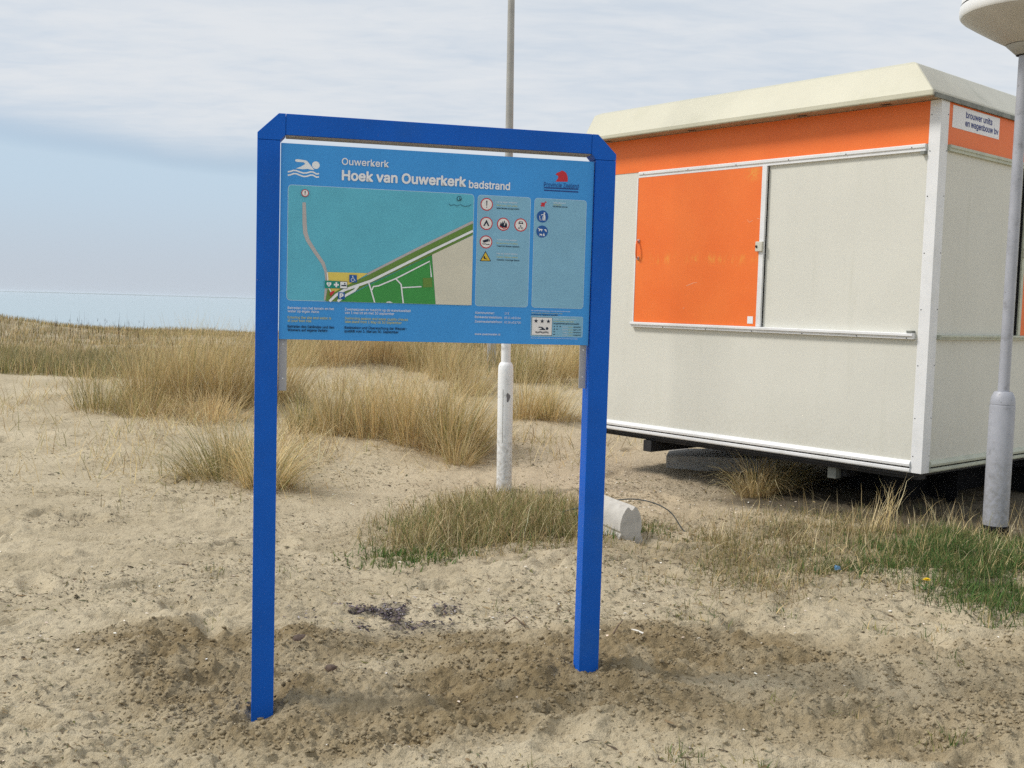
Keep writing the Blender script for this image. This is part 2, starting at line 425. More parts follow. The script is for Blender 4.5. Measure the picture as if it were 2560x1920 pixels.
# measured positions of the printed graphics on the board, in metres (along, up)
G={
 'mapframe':[(0.1087, 1.9596), (0.7874, 1.9607), (0.7912, 1.5463), (0.1141, 1.5451)],
 'groyne':[(0.1666, 1.8994), (0.1693, 1.8235), (0.1724, 1.7905), (0.1816, 1.7644), (0.2069, 1.7255), (0.2373, 1.6833), (0.2477, 1.6536), (0.2506, 1.6168), (0.2466, 1.5489)],
 'beach':[(0.252, 1.652), (0.4017, 1.6529), (0.3684, 1.6308), (0.3218, 1.6023), (0.2689, 1.5738), (0.2553, 1.5901), (0.2525, 1.6202)],
 'dike_edge':[(0.3967, 1.6469), (0.5702, 1.7424), (0.788, 1.8571)],
 'dike':[(0.3968, 1.6436), (0.5703, 1.738), (0.7878, 1.852), (0.7889, 1.8101), (0.6361, 1.7286), (0.4058, 1.6135), (0.3225, 1.567), (0.2893, 1.5461), (0.248, 1.5463), (0.254, 1.5867), (0.2603, 1.5903), (0.2722, 1.5755), (0.3351, 1.6112)],
 'road':[(0.7885, 1.8239), (0.6358, 1.745), (0.4123, 1.6255), (0.3154, 1.5886), (0.2856, 1.5692), (0.2627, 1.546)],
 'park':[(0.6355, 1.7269), (0.6536, 1.5462), (0.291, 1.5462), (0.3292, 1.5668), (0.4059, 1.6101)],
 'field':[(0.6361, 1.7293), (0.7889, 1.8081), (0.7909, 1.5466), (0.6543, 1.5462)],
 'pA':[(0.6356, 1.6466), (0.628, 1.7051), (0.5039, 1.637), (0.4398, 1.6078), (0.4212, 1.6048), (0.4157, 1.5918)],
 'pB':[(0.404, 1.6168), (0.413, 1.5917), (0.4267, 1.5466)],
 'pC':[(0.504, 1.6353), (0.5232, 1.6155), (0.5325, 1.5469)],
 'pD':[(0.5269, 1.6037), (0.5991, 1.6101)],
 'pE':[(0.3654, 1.6054), (0.3523, 1.5881), (0.3224, 1.5703), (0.292, 1.5469)],
 'pF':[(0.2527, 1.6504), (0.2555, 1.617), (0.2602, 1.5936), (0.2723, 1.5705)],
 'blob':[(0.6035, 1.6421), (0.6381, 1.6439), (0.6403, 1.6097), (0.605, 1.6072)],
 'bump':[(0.4682, 1.5471), (0.4732, 1.551), (0.4835, 1.552), (0.4938, 1.5472)],
 'aed':[(0.2449, 1.6207), (0.2731, 1.6206), (0.2736, 1.5934), (0.2453, 1.5932)],
 'aid':[(0.2735, 1.6203), (0.2981, 1.6201), (0.2986, 1.5938), (0.2739, 1.5937)],
 'ship':[(0.2988, 1.6197), (0.3256, 1.6196), (0.326, 1.5937), (0.2992, 1.5935)],
 'wheel':[(0.3325, 1.6447), (0.3597, 1.6447), (0.3602, 1.6177), (0.333, 1.6175)],
 'park_p':[(0.2928, 1.5799), (0.3172, 1.5796), (0.3176, 1.5543), (0.2932, 1.5543)],
 'mapwarn':[(0.1694, 1.9325), (0.1825, 1.9332)],
 'compass':[(0.7336, 1.941), (0.743, 1.9414)],
 'scalebar':[(0.694, 1.9203), (0.7012, 1.9138), (0.715, 1.9179), (0.7256, 1.9133), (0.7394, 1.9191), (0.7535, 1.913), (0.771, 1.9155), (0.7796, 1.9221)],
 'mapred':[(0.2655, 1.5753), (0.282, 1.5859)],
 'box1':[(0.8043, 1.9592), (1.0082, 1.9594), (1.0095, 1.5441), (0.805, 1.5443)],
 'box2':[(1.0239, 1.9587), (1.2293, 1.9588), (1.2299, 1.5442), (1.0255, 1.546)],
 's_ex':[(0.8391, 1.9251), (0.8628, 1.9254), (0.8397, 1.9022)],
 's_tent':[(0.8396, 1.8542), (0.8639, 1.8544), (0.8402, 1.8306)],
 's_fire':[(0.9049, 1.8542), (0.9294, 1.8544), (0.9056, 1.8306)],
 's_car':[(0.9723, 1.8543), (0.997, 1.8546), (0.973, 1.8306)],
 's_tube':[(0.84, 1.7851), (0.8643, 1.7852), (0.8406, 1.7614)],
 's_bin':[(1.0566, 1.8901), (1.0794, 1.8903), (1.0573, 1.8683)],
 's_dog':[(1.0569, 1.8333), (1.0797, 1.8334), (1.0576, 1.8115)],
 'tri':[(0.8394, 1.7516), (0.8183, 1.7126), (0.8616, 1.7137)],
 'redarrow':[(1.0485, 1.9275), (1.0691, 1.9459)],
 'bars':[(1.059, 2.0013), (1.1947, 2.0022), (1.1949, 1.9975), (1.0592, 1.9963)],
 'bars2':[(1.0593, 1.9916), (1.1951, 1.9917), (1.1952, 1.9869), (1.0595, 1.9869)],
 'lion':[(1.1038, 2.024), (1.1125, 2.0361), (1.1145, 2.0442), (1.1083, 2.0485), (1.1029, 2.0508), (1.1092, 2.0576), (1.1185, 2.0611), (1.1267, 2.0666), (1.1356, 2.0649), (1.1445, 2.0589), (1.1503, 2.0472), (1.1522, 2.0346), (1.151, 2.0258)],
 'swim_w1':[(0.1074, 2.0052), (0.1167, 2.0072), (0.1278, 2.0116), (0.1372, 2.0114), (0.1504, 2.0068), (0.1636, 2.0038), (0.1748, 2.0052), (0.1879, 2.0097), (0.1973, 2.0094), (0.2087, 2.0033), (0.2182, 2.0049)],
 'swim_w2':[(0.1075, 1.9932), (0.1169, 1.9952), (0.128, 2.0003), (0.1374, 2.0001), (0.1505, 1.9955), (0.1637, 1.9917), (0.175, 1.9931), (0.1881, 1.9983), (0.1975, 1.9981), (0.2089, 1.9919), (0.2183, 1.9935)],
 'swim_head':[(0.2064, 2.0346), (0.22, 2.0353)],
 'swim_body':[(0.1319, 2.0454), (0.1348, 2.0512), (0.1423, 2.0524), (0.1704, 2.0495), (0.1761, 2.0468), (0.201, 2.0172), (0.1953, 2.0169), (0.1765, 2.0196), (0.1615, 2.0173), (0.1352, 2.0188), (0.1539, 2.0267), (0.1687, 2.0366), (0.163, 2.0423), (0.1387, 2.0424)],
 'starbox':[(1.0245, 1.5137), (1.2309, 1.5112), (1.2307, 1.4341), (1.0235, 1.4347)],
 'staricon':[(1.0263, 1.5082), (1.1077, 1.5075), (1.1079, 1.4384), (1.0273, 1.4392)],
 'stars':[(1.0431, 1.4935), (1.0677, 1.4929), (1.0923, 1.4927), (1.0448, 1.4844)],
 'sw2_head':[(1.0878, 1.4654), (1.0932, 1.4656)],
 'sw2_body':[(1.0532, 1.4696), (1.0555, 1.4719), (1.0652, 1.4716), (1.0704, 1.47), (1.0834, 1.459), (1.0771, 1.4591), (1.067, 1.46), (1.0547, 1.4592), (1.0677, 1.4655), (1.0639, 1.4677), (1.0544, 1.468)],
 'sw2_wave':[(1.0417, 1.4533), (1.0515, 1.4508), (1.0615, 1.4543), (1.0716, 1.4507), (1.083, 1.4537), (1.094, 1.4512)],
 'sw2_wave2':[(1.0419, 1.4497), (1.0517, 1.4472), (1.0616, 1.4507), (1.0717, 1.4471), (1.0831, 1.4501), (1.0941, 1.4476)],
 'ministars':[(1.1162, 1.4742), (1.1278, 1.4744), (1.1399, 1.4742), (1.1166, 1.4636), (1.1281, 1.4639), (1.1163, 1.4536), (1.1126, 1.4438), (1.1207, 1.4434)],
}
TXT=[
 ('Ouwerkerk', 0.2992, 2.0418, 0.1694, 0.0235, 'w', 0.012),
 ('Hoek van Ouwerkerk', 0.3013, 1.9874, 0.4554, 0.0335, 'w', 0.03),
 ('badstrand', 0.7699, 1.983, 0.1559, 0.027, 'w', 0.02),
 ('Provincie Zeeland', 1.0586, 2.0035, 0.1375, 0.0162, 'n', 0),
 ('Let op eigen veiligheid', 0.8774, 1.9341, 0.0789, 0.0052, 'w', 0),
 ('Mind your own safety', 0.8771, 1.9215, 0.0811, 0.0052, 'y', 0),
 ('Gefahr! Betreten auf eigene Gefahr', 0.8775, 1.9106, 0.0877, 0.0051, 'k', 0.01),
 ('Trailers te water verboden', 0.8814, 1.7931, 0.0791, 0.0052, 'w', 0),
 ('No launching of trailers', 0.8811, 1.7804, 0.0813, 0.0052, 'y', 0),
 ('Trailer ins Wasser verboten', 0.8814, 1.7694, 0.088, 0.0052, 'k', 0.01),
 ('Pas op, gladde stenen', 0.8828, 1.7417, 0.0793, 0.0052, 'w', 0),
 ('Caution, slippery stones', 0.8826, 1.7289, 0.0814, 0.0052, 'y', 0),
 ('Vorsicht, rutschige Steine', 0.8829, 1.7179, 0.088, 0.0052, 'k', 0.01),
 ('Uitkijkpunt', 1.0966, 1.942, 0.0503, 0.0047, 'w', 0),
 ('Viewpoint', 1.0968, 1.9345, 0.0335, 0.0046, 'y', 0),
 ('Sie befinden sich hier', 1.0964, 1.9278, 0.058, 0.0046, 'k', 0.01),
 ('Betreden van het terrein en het', 0.1134, 1.5142, 0.1658, 0.009, 'w', 0.005),
 ('water op eigen risico', 0.1135, 1.5024, 0.1117, 0.009, 'w', 0.005),
 ('Entering the site and water is', 0.1138, 1.4799, 0.1555, 0.009, 'y', 0.005),
 ('at your own risk', 0.1139, 1.4681, 0.0848, 0.009, 'y', 0.005),
 ('Betreten des Gel\u00e4ndes und des', 0.1142, 1.4469, 0.167, 0.009, 'k', 0.01),
 ('Wassers auf eigene Gefahr', 0.1144, 1.4342, 0.1433, 0.0091, 'k', 0.01),
 ('Zwemseizoen en toezicht op de waterkwaliteit', 0.3184, 1.5144, 0.2432, 0.0091, 'w', 0.005),
 ('van 1 mei tot en met 30 september', 0.3186, 1.5019, 0.1818, 0.0091, 'w', 0.005),
 ('Swimming season and water quality checks', 0.319, 1.4816, 0.2325, 0.0091, 'y', 0.005),
 ('take place from 1 May till 30 September', 0.3192, 1.4691, 0.2094, 0.0091, 'y', 0.005),
 ('Badesaison und \u00dcberwachung der Wasser-', 0.319, 1.4474, 0.2304, 0.0091, 'k', 0.01),
 ('qualit\u00e4t vom 1. Mai bis 30. September', 0.3187, 1.4342, 0.199, 0.0092, 'k', 0.01),
 ('Alarmnummer:', 0.8049, 1.5149, 0.0748, 0.0087, 'w', 0.005),
 ('112', 0.9196, 1.5157, 0.0169, 0.0076, 'w', 0.005),
 ('Beheerderstelefoon:', 0.8048, 1.4988, 0.1051, 0.0087, 'w', 0.005),
 ('0111 452104', 0.919, 1.4989, 0.0633, 0.0077, 'w', 0.005),
 ('Zwemwatertelefoon:', 0.8047, 1.4819, 0.1063, 0.0087, 'w', 0.005),
 ('0118 631700', 0.9195, 1.4816, 0.0641, 0.0077, 'w', 0.005),
 ('www.zwemwater.nl', 0.8059, 1.4349, 0.0991, 0.0077, 'w', 0.01),
 ('De waterkwaliteitsklasse voor de zwemwaterlocatie', 1.0245, 1.5308, 0.1525, 0.0041, 'w', 0),
 ('Water quality classification of bathing water', 1.0248, 1.522, 0.1222, 0.0041, 'y', 0),
 ('Einstufung der Badegew\u00e4sserqualit\u00e4t', 1.0244, 1.5153, 0.104, 0.0045, 'k', 0.01),
 ('Zie voor actuele informatie over de kwaliteit van het zwemwater', 1.0249, 1.4264, 0.1862, 0.0036, 'w', 0),
 ('Uitstekende zwemwaterkwaliteit', 1.1119, 1.5004, 0.0908, 0.0042, 'w', 0),
 ('Excellent bathing water quality', 1.1122, 1.4915, 0.0821, 0.0045, 'y', 0),
 ('Ausgezeichnete Badewasserqualit\u00e4t', 1.1125, 1.4832, 0.1025, 0.005, 'k', 0.01),
 ('uitstekend', 1.1487, 1.4713, 0.0202, 0.0039, 'w', 0),
 ('excellent', 1.1724, 1.4713, 0.0174, 0.0039, 'y', 0),
 ('ausgezeichnet', 1.1927, 1.4718, 0.03, 0.0039, 'k', 0.01),
 ('goed', 1.149, 1.461, 0.0203, 0.0039, 'w', 0),
 ('good', 1.1727, 1.461, 0.0175, 0.0039, 'y', 0),
 ('gut', 1.193, 1.4615, 0.03, 0.0039, 'k', 0.01),
 ('aanvaardbaar', 1.1493, 1.4507, 0.0203, 0.0039, 'w', 0),
 ('sufficient', 1.1731, 1.4507, 0.0174, 0.0039, 'y', 0),
 ('ausreichend', 1.1934, 1.4511, 0.03, 0.0039, 'k', 0.01),
 ('slecht', 1.1497, 1.4404, 0.0203, 0.0039, 'w', 0),
 ('poor', 1.1734, 1.4404, 0.0175, 0.0039, 'y', 0),
 ('mangelhaft', 1.1937, 1.4408, 0.03, 0.0039, 'k', 0.01),
]

# letter outlines, thousandths of an em: advance, loops of points
SPACE_ADV = 188
GLYPHS = {
 '!': (196, [[(67, 160),(63, 509),(132, 509),(128, 160)], [(98, -4),(81, -1),(66, 9),(56, 24),(52, 41),(56, 58),(66, 73),(81, 83),(98, 86),(116, 83),(130, 73),(140, 58),(143, 41),(140, 24),(130, 9),(116, -1)]]),
 ',': (188, [[(38, -119),(68, 71),(137, 71),(84, -119)]]),
 '-': (453, [[(337, 244),(337, 188),(114, 188),(114, 244)]]),
 '.': (188, [[(95, -4),(78, -1),(63, 9),(53, 24),(50, 41),(53, 59),(63, 73),(78, 83),(95, 87),(113, 83),(128, 73),(138, 59),(141, 41),(138, 24),(128, 9),(113, -1)]]),
 '0': (453, [[(227, -7),(174, 1),(130, 24),(95, 62),(69, 113),(60, 144),(53, 178),(49, 214),(48, 254),(49, 294),(53, 330),(60, 364),(69, 395),(95, 447),(130, 484),(174, 508),(227, 516),(279, 508),(323, 484),(358, 447),(384, 395),(393, 364),(400, 330),(404, 294),(405, 254),(404, 214),(400, 178),(393, 144),(384, 113),(359, 62),(323, 24),(279, 1)], [(227, 50),(261, 56),(290, 74),(313, 103),(330, 144),(340, 194),(344, 254),(340, 314),(330, 365),(313, 405),(290, 435),(261, 453),(227, 460),(192, 453),(163, 435),(140, 405),(123, 365),(113, 314),(109, 254),(113, 194),(123, 144),(140, 103),(163, 74),(192, 56)]]),
 '1': (453, [[(76, 0),(76, 55),(391, 55),(391, 0)], [(276, 509),(276, 0),(212, 0),(212, 448),(209, 448),(86, 358),(86, 427),(198, 509)]]),
 '2': (453, [[(64, 0),(64, 47),(234, 229),(282, 282),(311, 327),(318, 348),(320, 371),(317, 397),(308, 419),(293, 436),(273, 449),(250, 457),(224, 460),(196, 457),(172, 447),(153, 433),(139, 413),(130, 390),(127, 362),(66, 362),(71, 405),(86, 442),(111, 473),(143, 496),(182, 511),(225, 516),(268, 511),(306, 497),(337, 474),(361, 445),(376, 411),(381, 372),(378, 345),(371, 318),(357, 290),(336, 259),(267, 180),(153, 60),(153, 57),(389, 57),(389, 0)]]),
 '3': (453, [[(218, -7),(173, -3),(133, 10),(98, 30),(70, 57),(52, 91),(44, 132),(109, 132),(115, 107),(126, 87),(144, 71),(165, 59),(191, 52),(219, 50),(248, 53),(275, 61),(297, 74),(315, 93),(325, 116),(329, 145),(326, 172),(316, 196),(299, 217),(275, 234),(242, 244),(201, 248),(157, 248),(157, 299),(288, 448),(288, 452),(70, 452),(70, 509),(372, 509),(372, 461),(211, 278),(211, 289),(264, 288),(308, 276),(344, 253),(371, 222),(387, 186),(393, 145),(387, 103),(370, 66),(344, 36),(309, 12),(266, -2)]]),
 '4': (453, [[(40, 105),(40, 158),(247, 509),(311, 509),(109, 166),(109, 163),(413, 163),(413, 105)], [(282, 0),(282, 121),(282, 146),(282, 318),(343, 318),(343, 0)]]),
 '5': (453, [[(221, -7),(178, -2),(140, 11),(108, 32),(83, 60),(66, 93),(60, 130),(122, 130),(127, 108),(138, 89),(154, 73),(173, 60),(196, 52),(221, 50),(250, 53),(276, 64),(298, 82),(314, 104),(324, 131),(328, 162),(324, 193),(314, 221),(297, 244),(275, 262),(248, 273),(218, 277),(167, 268),(145, 258),(128, 246),(67, 253),(96, 509),(366, 509),(366, 452),(151, 452),(134, 301),(136, 301),(155, 315),(178, 325),(203, 331),(229, 334),(263, 330),(294, 321),(321, 306),(345, 285),(364, 260),(379, 231),(388, 199),(391, 163),(385, 117),(369, 76),(343, 41),(309, 15),(268, -1)]]),
 '6': (453, [[(226, -7),(182, -1),(142, 15),(109, 40),(84, 74),(69, 115),(64, 162),(68, 199),(80, 239),(102, 285),(137, 340),(252, 509),(322, 509),(151, 261),(145, 261),(165, 288),(196, 307),(235, 314),(278, 309),(316, 295),(346, 271),(370, 240),(384, 201),(389, 157),(384, 112),(368, 73),(343, 39),(310, 14),(271, -2)], [(226, 48),(254, 52),(279, 63),(299, 79),(314, 101),(324, 128),(327, 157),(324, 187),(314, 213),(299, 235),(279, 251),(254, 262),(226, 265),(198, 262),(174, 252),(153, 235),(138, 214),(128, 188),(125, 158),(128, 128),(138, 102),(153, 79),(174, 63),(198, 52)]]),
 '7': (453, [[(97, 0),(323, 448),(323, 452),(62, 452),(62, 509),(391, 509),(391, 449),(165, 0)]]),
 '8': (453, [[(226, -7),(178, -2),(136, 11),(101, 33),(74, 62),(57, 96),(52, 135),(55, 166),(65, 195),(81, 220),(101, 241),(125, 256),(153, 265),(153, 267),(119, 282),(93, 308),(76, 342),(70, 380),(75, 417),(90, 450),(114, 477),(146, 498),(184, 511),(226, 516),(269, 511),(306, 498),(337, 477),(361, 450),(377, 417),(382, 380),(376, 342),(359, 308),(333, 282),(300, 267),(300, 265),(327, 256),(351, 241),(372, 220),(387, 195),(397, 166),(401, 135),(395, 96),(378, 62),(352, 33),(317, 11),(275, -2)], [(226, 49),(258, 52),(285, 60),(307, 74),(323, 91),(333, 113),(337, 139),(333, 165),(322, 189),(305, 208),(283, 223),(256, 232),(226, 235),(196, 232),(169, 223),(147, 208),(130, 189),(119, 165),(115, 139),(119, 113),(129, 91),(145, 74),(167, 60),(195, 52)], [(226, 290),(252, 292),(274, 300),(293, 313),(307, 330),(316, 351),(319, 376),(316, 399),(308, 420),(294, 437),(275, 449),(252, 457),(226, 460),(200, 457),(177, 449),(159, 437),(145, 420),(136, 399),(133, 376),(136, 351),(145, 330),(159, 313),(178, 300),(201, 292)]]),
 ':': (188, [[(95, -4),(78, -1),(63, 9),(53, 24),(50, 41),(53, 59),(63, 73),(78, 83),(95, 87),(113, 83),(128, 73),(138, 59),(141, 41),(138, 24),(128, 9),(113, -1)], [(95, 271),(78, 274),(63, 284),(53, 299),(50, 316),(53, 334),(63, 349),(78, 359),(95, 362),(113, 359),(128, 349),(138, 334),(141, 316),(138, 299),(128, 284),(113, 274)]]),
 'A': (480, [[(16, 0),(201, 509),(276, 509),(463, 0),(395, 0),(287, 302),(264, 372),(232, 478),(245, 478),(213, 371),(191, 302),(85, 0)], [(110, 142),(110, 199),(370, 199),(370, 142)]]),
 'B': (456, [[(60, 0),(60, 509),(241, 509),(289, 504),(329, 491),(359, 469),(381, 442),(394, 410),(398, 374),(395, 344),(387, 320),(373, 301),(356, 286),(315, 267),(315, 262),(339, 257),(363, 245),(385, 227),(402, 203),(414, 173),(418, 136),(413, 100),(400, 67),(377, 39),(344, 18),(301, 4),(247, 0)], [(125, 57),(245, 57),(296, 63),(330, 80),(349, 105),(355, 137),(352, 161),(342, 184),(327, 203),(306, 218),(279, 228),(248, 231),(125, 231)], [(125, 285),(238, 285),(265, 288),(288, 296),(308, 309),(323, 326),(333, 348),(336, 372),(330, 403),(313, 429),(283, 446),(240, 452),(125, 452)]]),
 'C': (510, [[(267, -7),(235, -5),(205, 1),(177, 11),(150, 25),(126, 42),(104, 63),(86, 88),(70, 115),(57, 146),(48, 179),(42, 215),(40, 254),(42, 293),(48, 329),(57, 362),(70, 393),(86, 421),(104, 445),(126, 466),(150, 484),(177, 498),(205, 508),(235, 514),(267, 516),(305, 513),(340, 504),(373, 490),(402, 471),(427, 447),(448, 418),(463, 385),(473, 348),(408, 348),(401, 373),(389, 395),(357, 428),(315, 449),(267, 456),(223, 450),(184, 432),(150, 403),(125, 364),(109, 314),(103, 254),(109, 194),(125, 145),(151, 105),(184, 76),(223, 59),(267, 53),(315, 60),(357, 81),(389, 114),(408, 160),(473, 160),(463, 124),(448, 91),(428, 62),(402, 38),(373, 19),(341, 5),(305, -4)]]),
 'D': (502, [[(219, 0),(96, 0),(96, 57),(215, 57),(272, 63),(318, 81),(354, 110),(379, 149),(394, 198),(399, 255),(394, 312),(379, 361),(354, 399),(320, 428),(275, 446),(221, 452),(93, 452),(93, 509),(225, 509),(261, 507),(294, 501),(325, 492),(353, 478),(399, 441),(433, 391),(446, 361),(455, 329),(460, 293),(462, 255),(460, 217),(455, 181),(446, 149),(433, 119),(417, 92),(398, 68),(376, 48),(351, 31),(322, 17),(291, 8),(256, 2)], [(125, 509),(125, 0),(60, 0),(60, 509)]]),
 'E': (419, [[(60, 0),(60, 509),(372, 509),(372, 452),(125, 452),(125, 286),(355, 286),(355, 229),(125, 229),(125, 57),(375, 57),(375, 0)]]),
 'G': (520, [[(269, -7),(236, -5),(205, 1),(176, 11),(149, 25),(125, 43),(104, 64),(85, 88),(69, 116),(57, 146),(47, 179),(42, 215),(40, 254),(42, 293),(47, 329),(57, 362),(69, 393),(85, 421),(103, 445),(125, 466),(149, 484),(175, 498),(203, 508),(233, 514),(265, 516),(304, 513),(340, 504),(374, 489),(403, 469),(429, 445),(449, 416),(465, 384),(474, 349),(408, 349),(387, 393),(356, 427),(315, 448),(265, 456),(222, 450),(183, 432),(150, 404),(125, 364),(109, 314),(103, 254),(109, 194),(125, 145),(151, 105),(184, 76),(224, 59),(269, 53),(309, 57),(345, 71),(374, 93),(396, 123),(410, 160),(415, 202),(434, 199),(283, 199),(283, 256),(478, 256),(478, 200),(471, 141),(451, 91),(419, 50),(377, 19),(326, 0)]]),
 'H': (517, [[(60, 0),(60, 509),(125, 509),(125, 289),(392, 289),(392, 509),(457, 509),(457, 0),(392, 0),(392, 232),(125, 232),(125, 0)]]),
 'L': (393, [[(60, 0),(60, 509),(125, 509),(125, 57),(361, 57),(361, 0)]]),
 'M': (628, [[(60, 0),(60, 509),(152, 509),(277, 187),(287, 159),(299, 123),(311, 84),(322, 49),(307, 49),(318, 83),(330, 121),(342, 158),(352, 187),(476, 509),(568, 509),(568, 0),(504, 0),(504, 291),(504, 327),(505, 369),(506, 413),(507, 457),(513, 457),(498, 409),(482, 363),(467, 322),(456, 291),(342, 0),(286, 0),(170, 291),(159, 321),(145, 361),(129, 408),(112, 457),(119, 457),(120, 416),(121, 372),(122, 328),(122, 291),(122, 0)]]),
 'N': (523, [[(60, 0),(60, 509),(136, 509),(343, 183),(363, 151),(388, 107),(414, 55),(405, 54),(401, 108),(399, 157),(399, 195),(399, 509),(463, 509),(463, 0),(387, 0),(202, 290),(177, 331),(148, 381),(108, 452),(119, 454),(122, 384),(124, 328),(125, 291),(125, 0)]]),
 'O': (533, [[(267, -7),(235, -5),(205, 1),(177, 11),(150, 25),(126, 42),(105, 63),(86, 88),(70, 115),(57, 146),(48, 179),(42, 215),(40, 254),(42, 293),(48, 329),(57, 362),(70, 393),(86, 421),(105, 445),(126, 466),(150, 484),(177, 498),(205, 508),(235, 514),(267, 516),(299, 514),(329, 508),(357, 498),(384, 484),(408, 466),(429, 445),(448, 421),(464, 393),(477, 362),(486, 329),(491, 293),(493, 254),(491, 215),(486, 179),(477, 146),(464, 115),(448, 88),(429, 63),(408, 42),(384, 25),(357, 11),(329, 1),(299, -5)], [(267, 53),(310, 59),(349, 76),(383, 105),(408, 144),(425, 194),(430, 254),(425, 314),(408, 365),(383, 404),(349, 433),(310, 450),(267, 456),(223, 450),(184, 433),(151, 404),(125, 364),(109, 314),(103, 254),(109, 194),(125, 144),(151, 105),(184, 76),(223, 59)]]),
 'P': (445, [[(60, 0),(60, 509),(235, 509),(289, 503),(332, 487),(366, 462),(390, 430),(404, 391),(409, 348),(404, 304),(390, 265),(366, 233),(332, 207),(289, 191),(235, 186),(109, 186),(109, 242),(233, 242),(269, 246),(297, 256),(318, 272),(333, 294),(342, 319),(344, 348),(342, 376),(333, 402),(318, 423),(297, 439),(268, 449),(232, 452),(125, 452),(125, 0)]]),
 'S': (447, [[(224, -9),(172, -4),(128, 9),(91, 31),(64, 60),(46, 96),(38, 137),(104, 137),(110, 110),(123, 88),(142, 71),(166, 59),(194, 52),(224, 49),(257, 52),(286, 60),(311, 74),(329, 92),(341, 114),(346, 139),(342, 161),(332, 179),(316, 193),(296, 205),(245, 222),(184, 239),(128, 260),(86, 289),(60, 326),(52, 372),(58, 413),(75, 448),(102, 476),(138, 498),(180, 511),(227, 516),(275, 511),(316, 498),(351, 476),(377, 449),(394, 415),(401, 378),(337, 378),(326, 412),(302, 437),(267, 453),(225, 459),(194, 456),(167, 448),(145, 435),(129, 418),(118, 398),(115, 376),(119, 352),(131, 334),(148, 319),(169, 308),(212, 293),(264, 279),(312, 264),(359, 238),(379, 220),(395, 198),(405, 171),(408, 139),(403, 99),(386, 64),(360, 34),(323, 11),(278, -4)]]),
 'T': (449, [[(32, 452),(32, 509),(417, 509),(417, 452),(257, 452),(257, 0),(193, 0),(193, 452)]]),
 'U': (517, [[(259, -8),(203, -2),(154, 15),(114, 43),(85, 80),(66, 124),(60, 173),(60, 509),(124, 509),(124, 178),(128, 144),(141, 113),(160, 87),(187, 68),(220, 56),(259, 52),(298, 56),(331, 68),(357, 87),(377, 113),(389, 144),(393, 178),(393, 509),(457, 509),(457, 173),(451, 124),(433, 80),(403, 43),(363, 15),(315, -2)]]),
 'V': (480, [[(204, 0),(16, 509),(84, 509),(192, 206),(215, 137),(248, 31),(235, 31),(267, 138),(290, 206),(395, 509),(463, 509),(278, 0)]]),
 'W': (686, [[(155, 0),(16, 509),(82, 509),(163, 196),(175, 145),(187, 94),(197, 40),(189, 40),(200, 94),(211, 145),(224, 196),(306, 509),(380, 509),(462, 196),(474, 145),(486, 94),(497, 40),(488, 40),(499, 94),(510, 145),(523, 196),(603, 509),(670, 509),(530, 0),(455, 0),(368, 323),(351, 391),(336, 475),(350, 475),(335, 395),(318, 323),(230, 0)]]),
 'Z': (438, [[(42, 0),(42, 46),(273, 385),(306, 431),(341, 476),(348, 454),(285, 452),(223, 452),(40, 452),(40, 509),(397, 509),(397, 462),(169, 129),(134, 81),(97, 33),(90, 54),(152, 57),(214, 57),(399, 57),(399, 0)]]),
 'a': (389, [[(160, -9),(126, -5),(94, 5),(68, 22),(48, 45),(35, 73),(30, 108),(34, 138),(43, 161),(58, 179),(78, 193),(125, 211),(178, 220),(234, 227),(265, 235),(273, 243),(276, 255),(276, 257),(273, 279),(267, 297),(256, 311),(240, 322),(220, 329),(196, 331),(171, 329),(149, 322),(118, 301),(100, 274),(41, 291),(57, 322),(79, 346),(104, 364),(133, 375),(163, 382),(194, 384),(239, 379),(286, 360),(306, 343),(322, 320),(333, 290),(337, 251),(337, 0),(277, 0),(277, 52),(272, 52),(252, 25),(215, 1),(190, -6)], [(170, 45),(202, 49),(228, 59),(248, 74),(263, 93),(272, 115),(276, 138),(276, 190),(259, 182),(231, 176),(200, 171),(175, 168),(134, 159),(117, 150),(103, 139),(95, 124),(92, 105),(94, 87),(102, 72),(114, 61),(130, 52)]]),
 'b': (424, [[(229, -8),(198, -5),(172, 4),(138, 31),(118, 59),(112, 59),(112, 0),(53, 0),(53, 509),(114, 509),(114, 319),(118, 319),(137, 346),(171, 373),(197, 381),(229, 384),(274, 378),(313, 361),(345, 332),(370, 293),(385, 245),(390, 189),(385, 133),(370, 84),(346, 45),(313, 16),(274, -2)], [(220, 47),(253, 51),(279, 66),(301, 88),(316, 117),(325, 151),(328, 189),(325, 227),(316, 261),(301, 290),(280, 311),(253, 325),(220, 330),(188, 325),(161, 312),(140, 291),(125, 263),(116, 229),(113, 189),(116, 150),(125, 115),(140, 86),(162, 65),(188, 51)]]),
 'c': (396, [[(207, -8),(159, -2),(117, 16),(82, 46),(56, 85),(40, 133),(34, 187),(40, 243),(56, 291),(82, 330),(117, 360),(159, 378),(207, 384),(260, 377),(305, 356),(340, 322),(362, 277),(303, 262),(290, 289),(270, 311),(242, 325),(207, 330),(173, 325),(145, 310),(124, 287),(108, 258),(99, 224),(96, 187),(99, 151),(108, 117),(124, 89),(145, 66),(173, 51),(207, 46),(243, 52),(271, 66),(292, 89),(304, 117),(363, 102),(354, 78),(341, 56),(306, 21),(261, -1)]]),
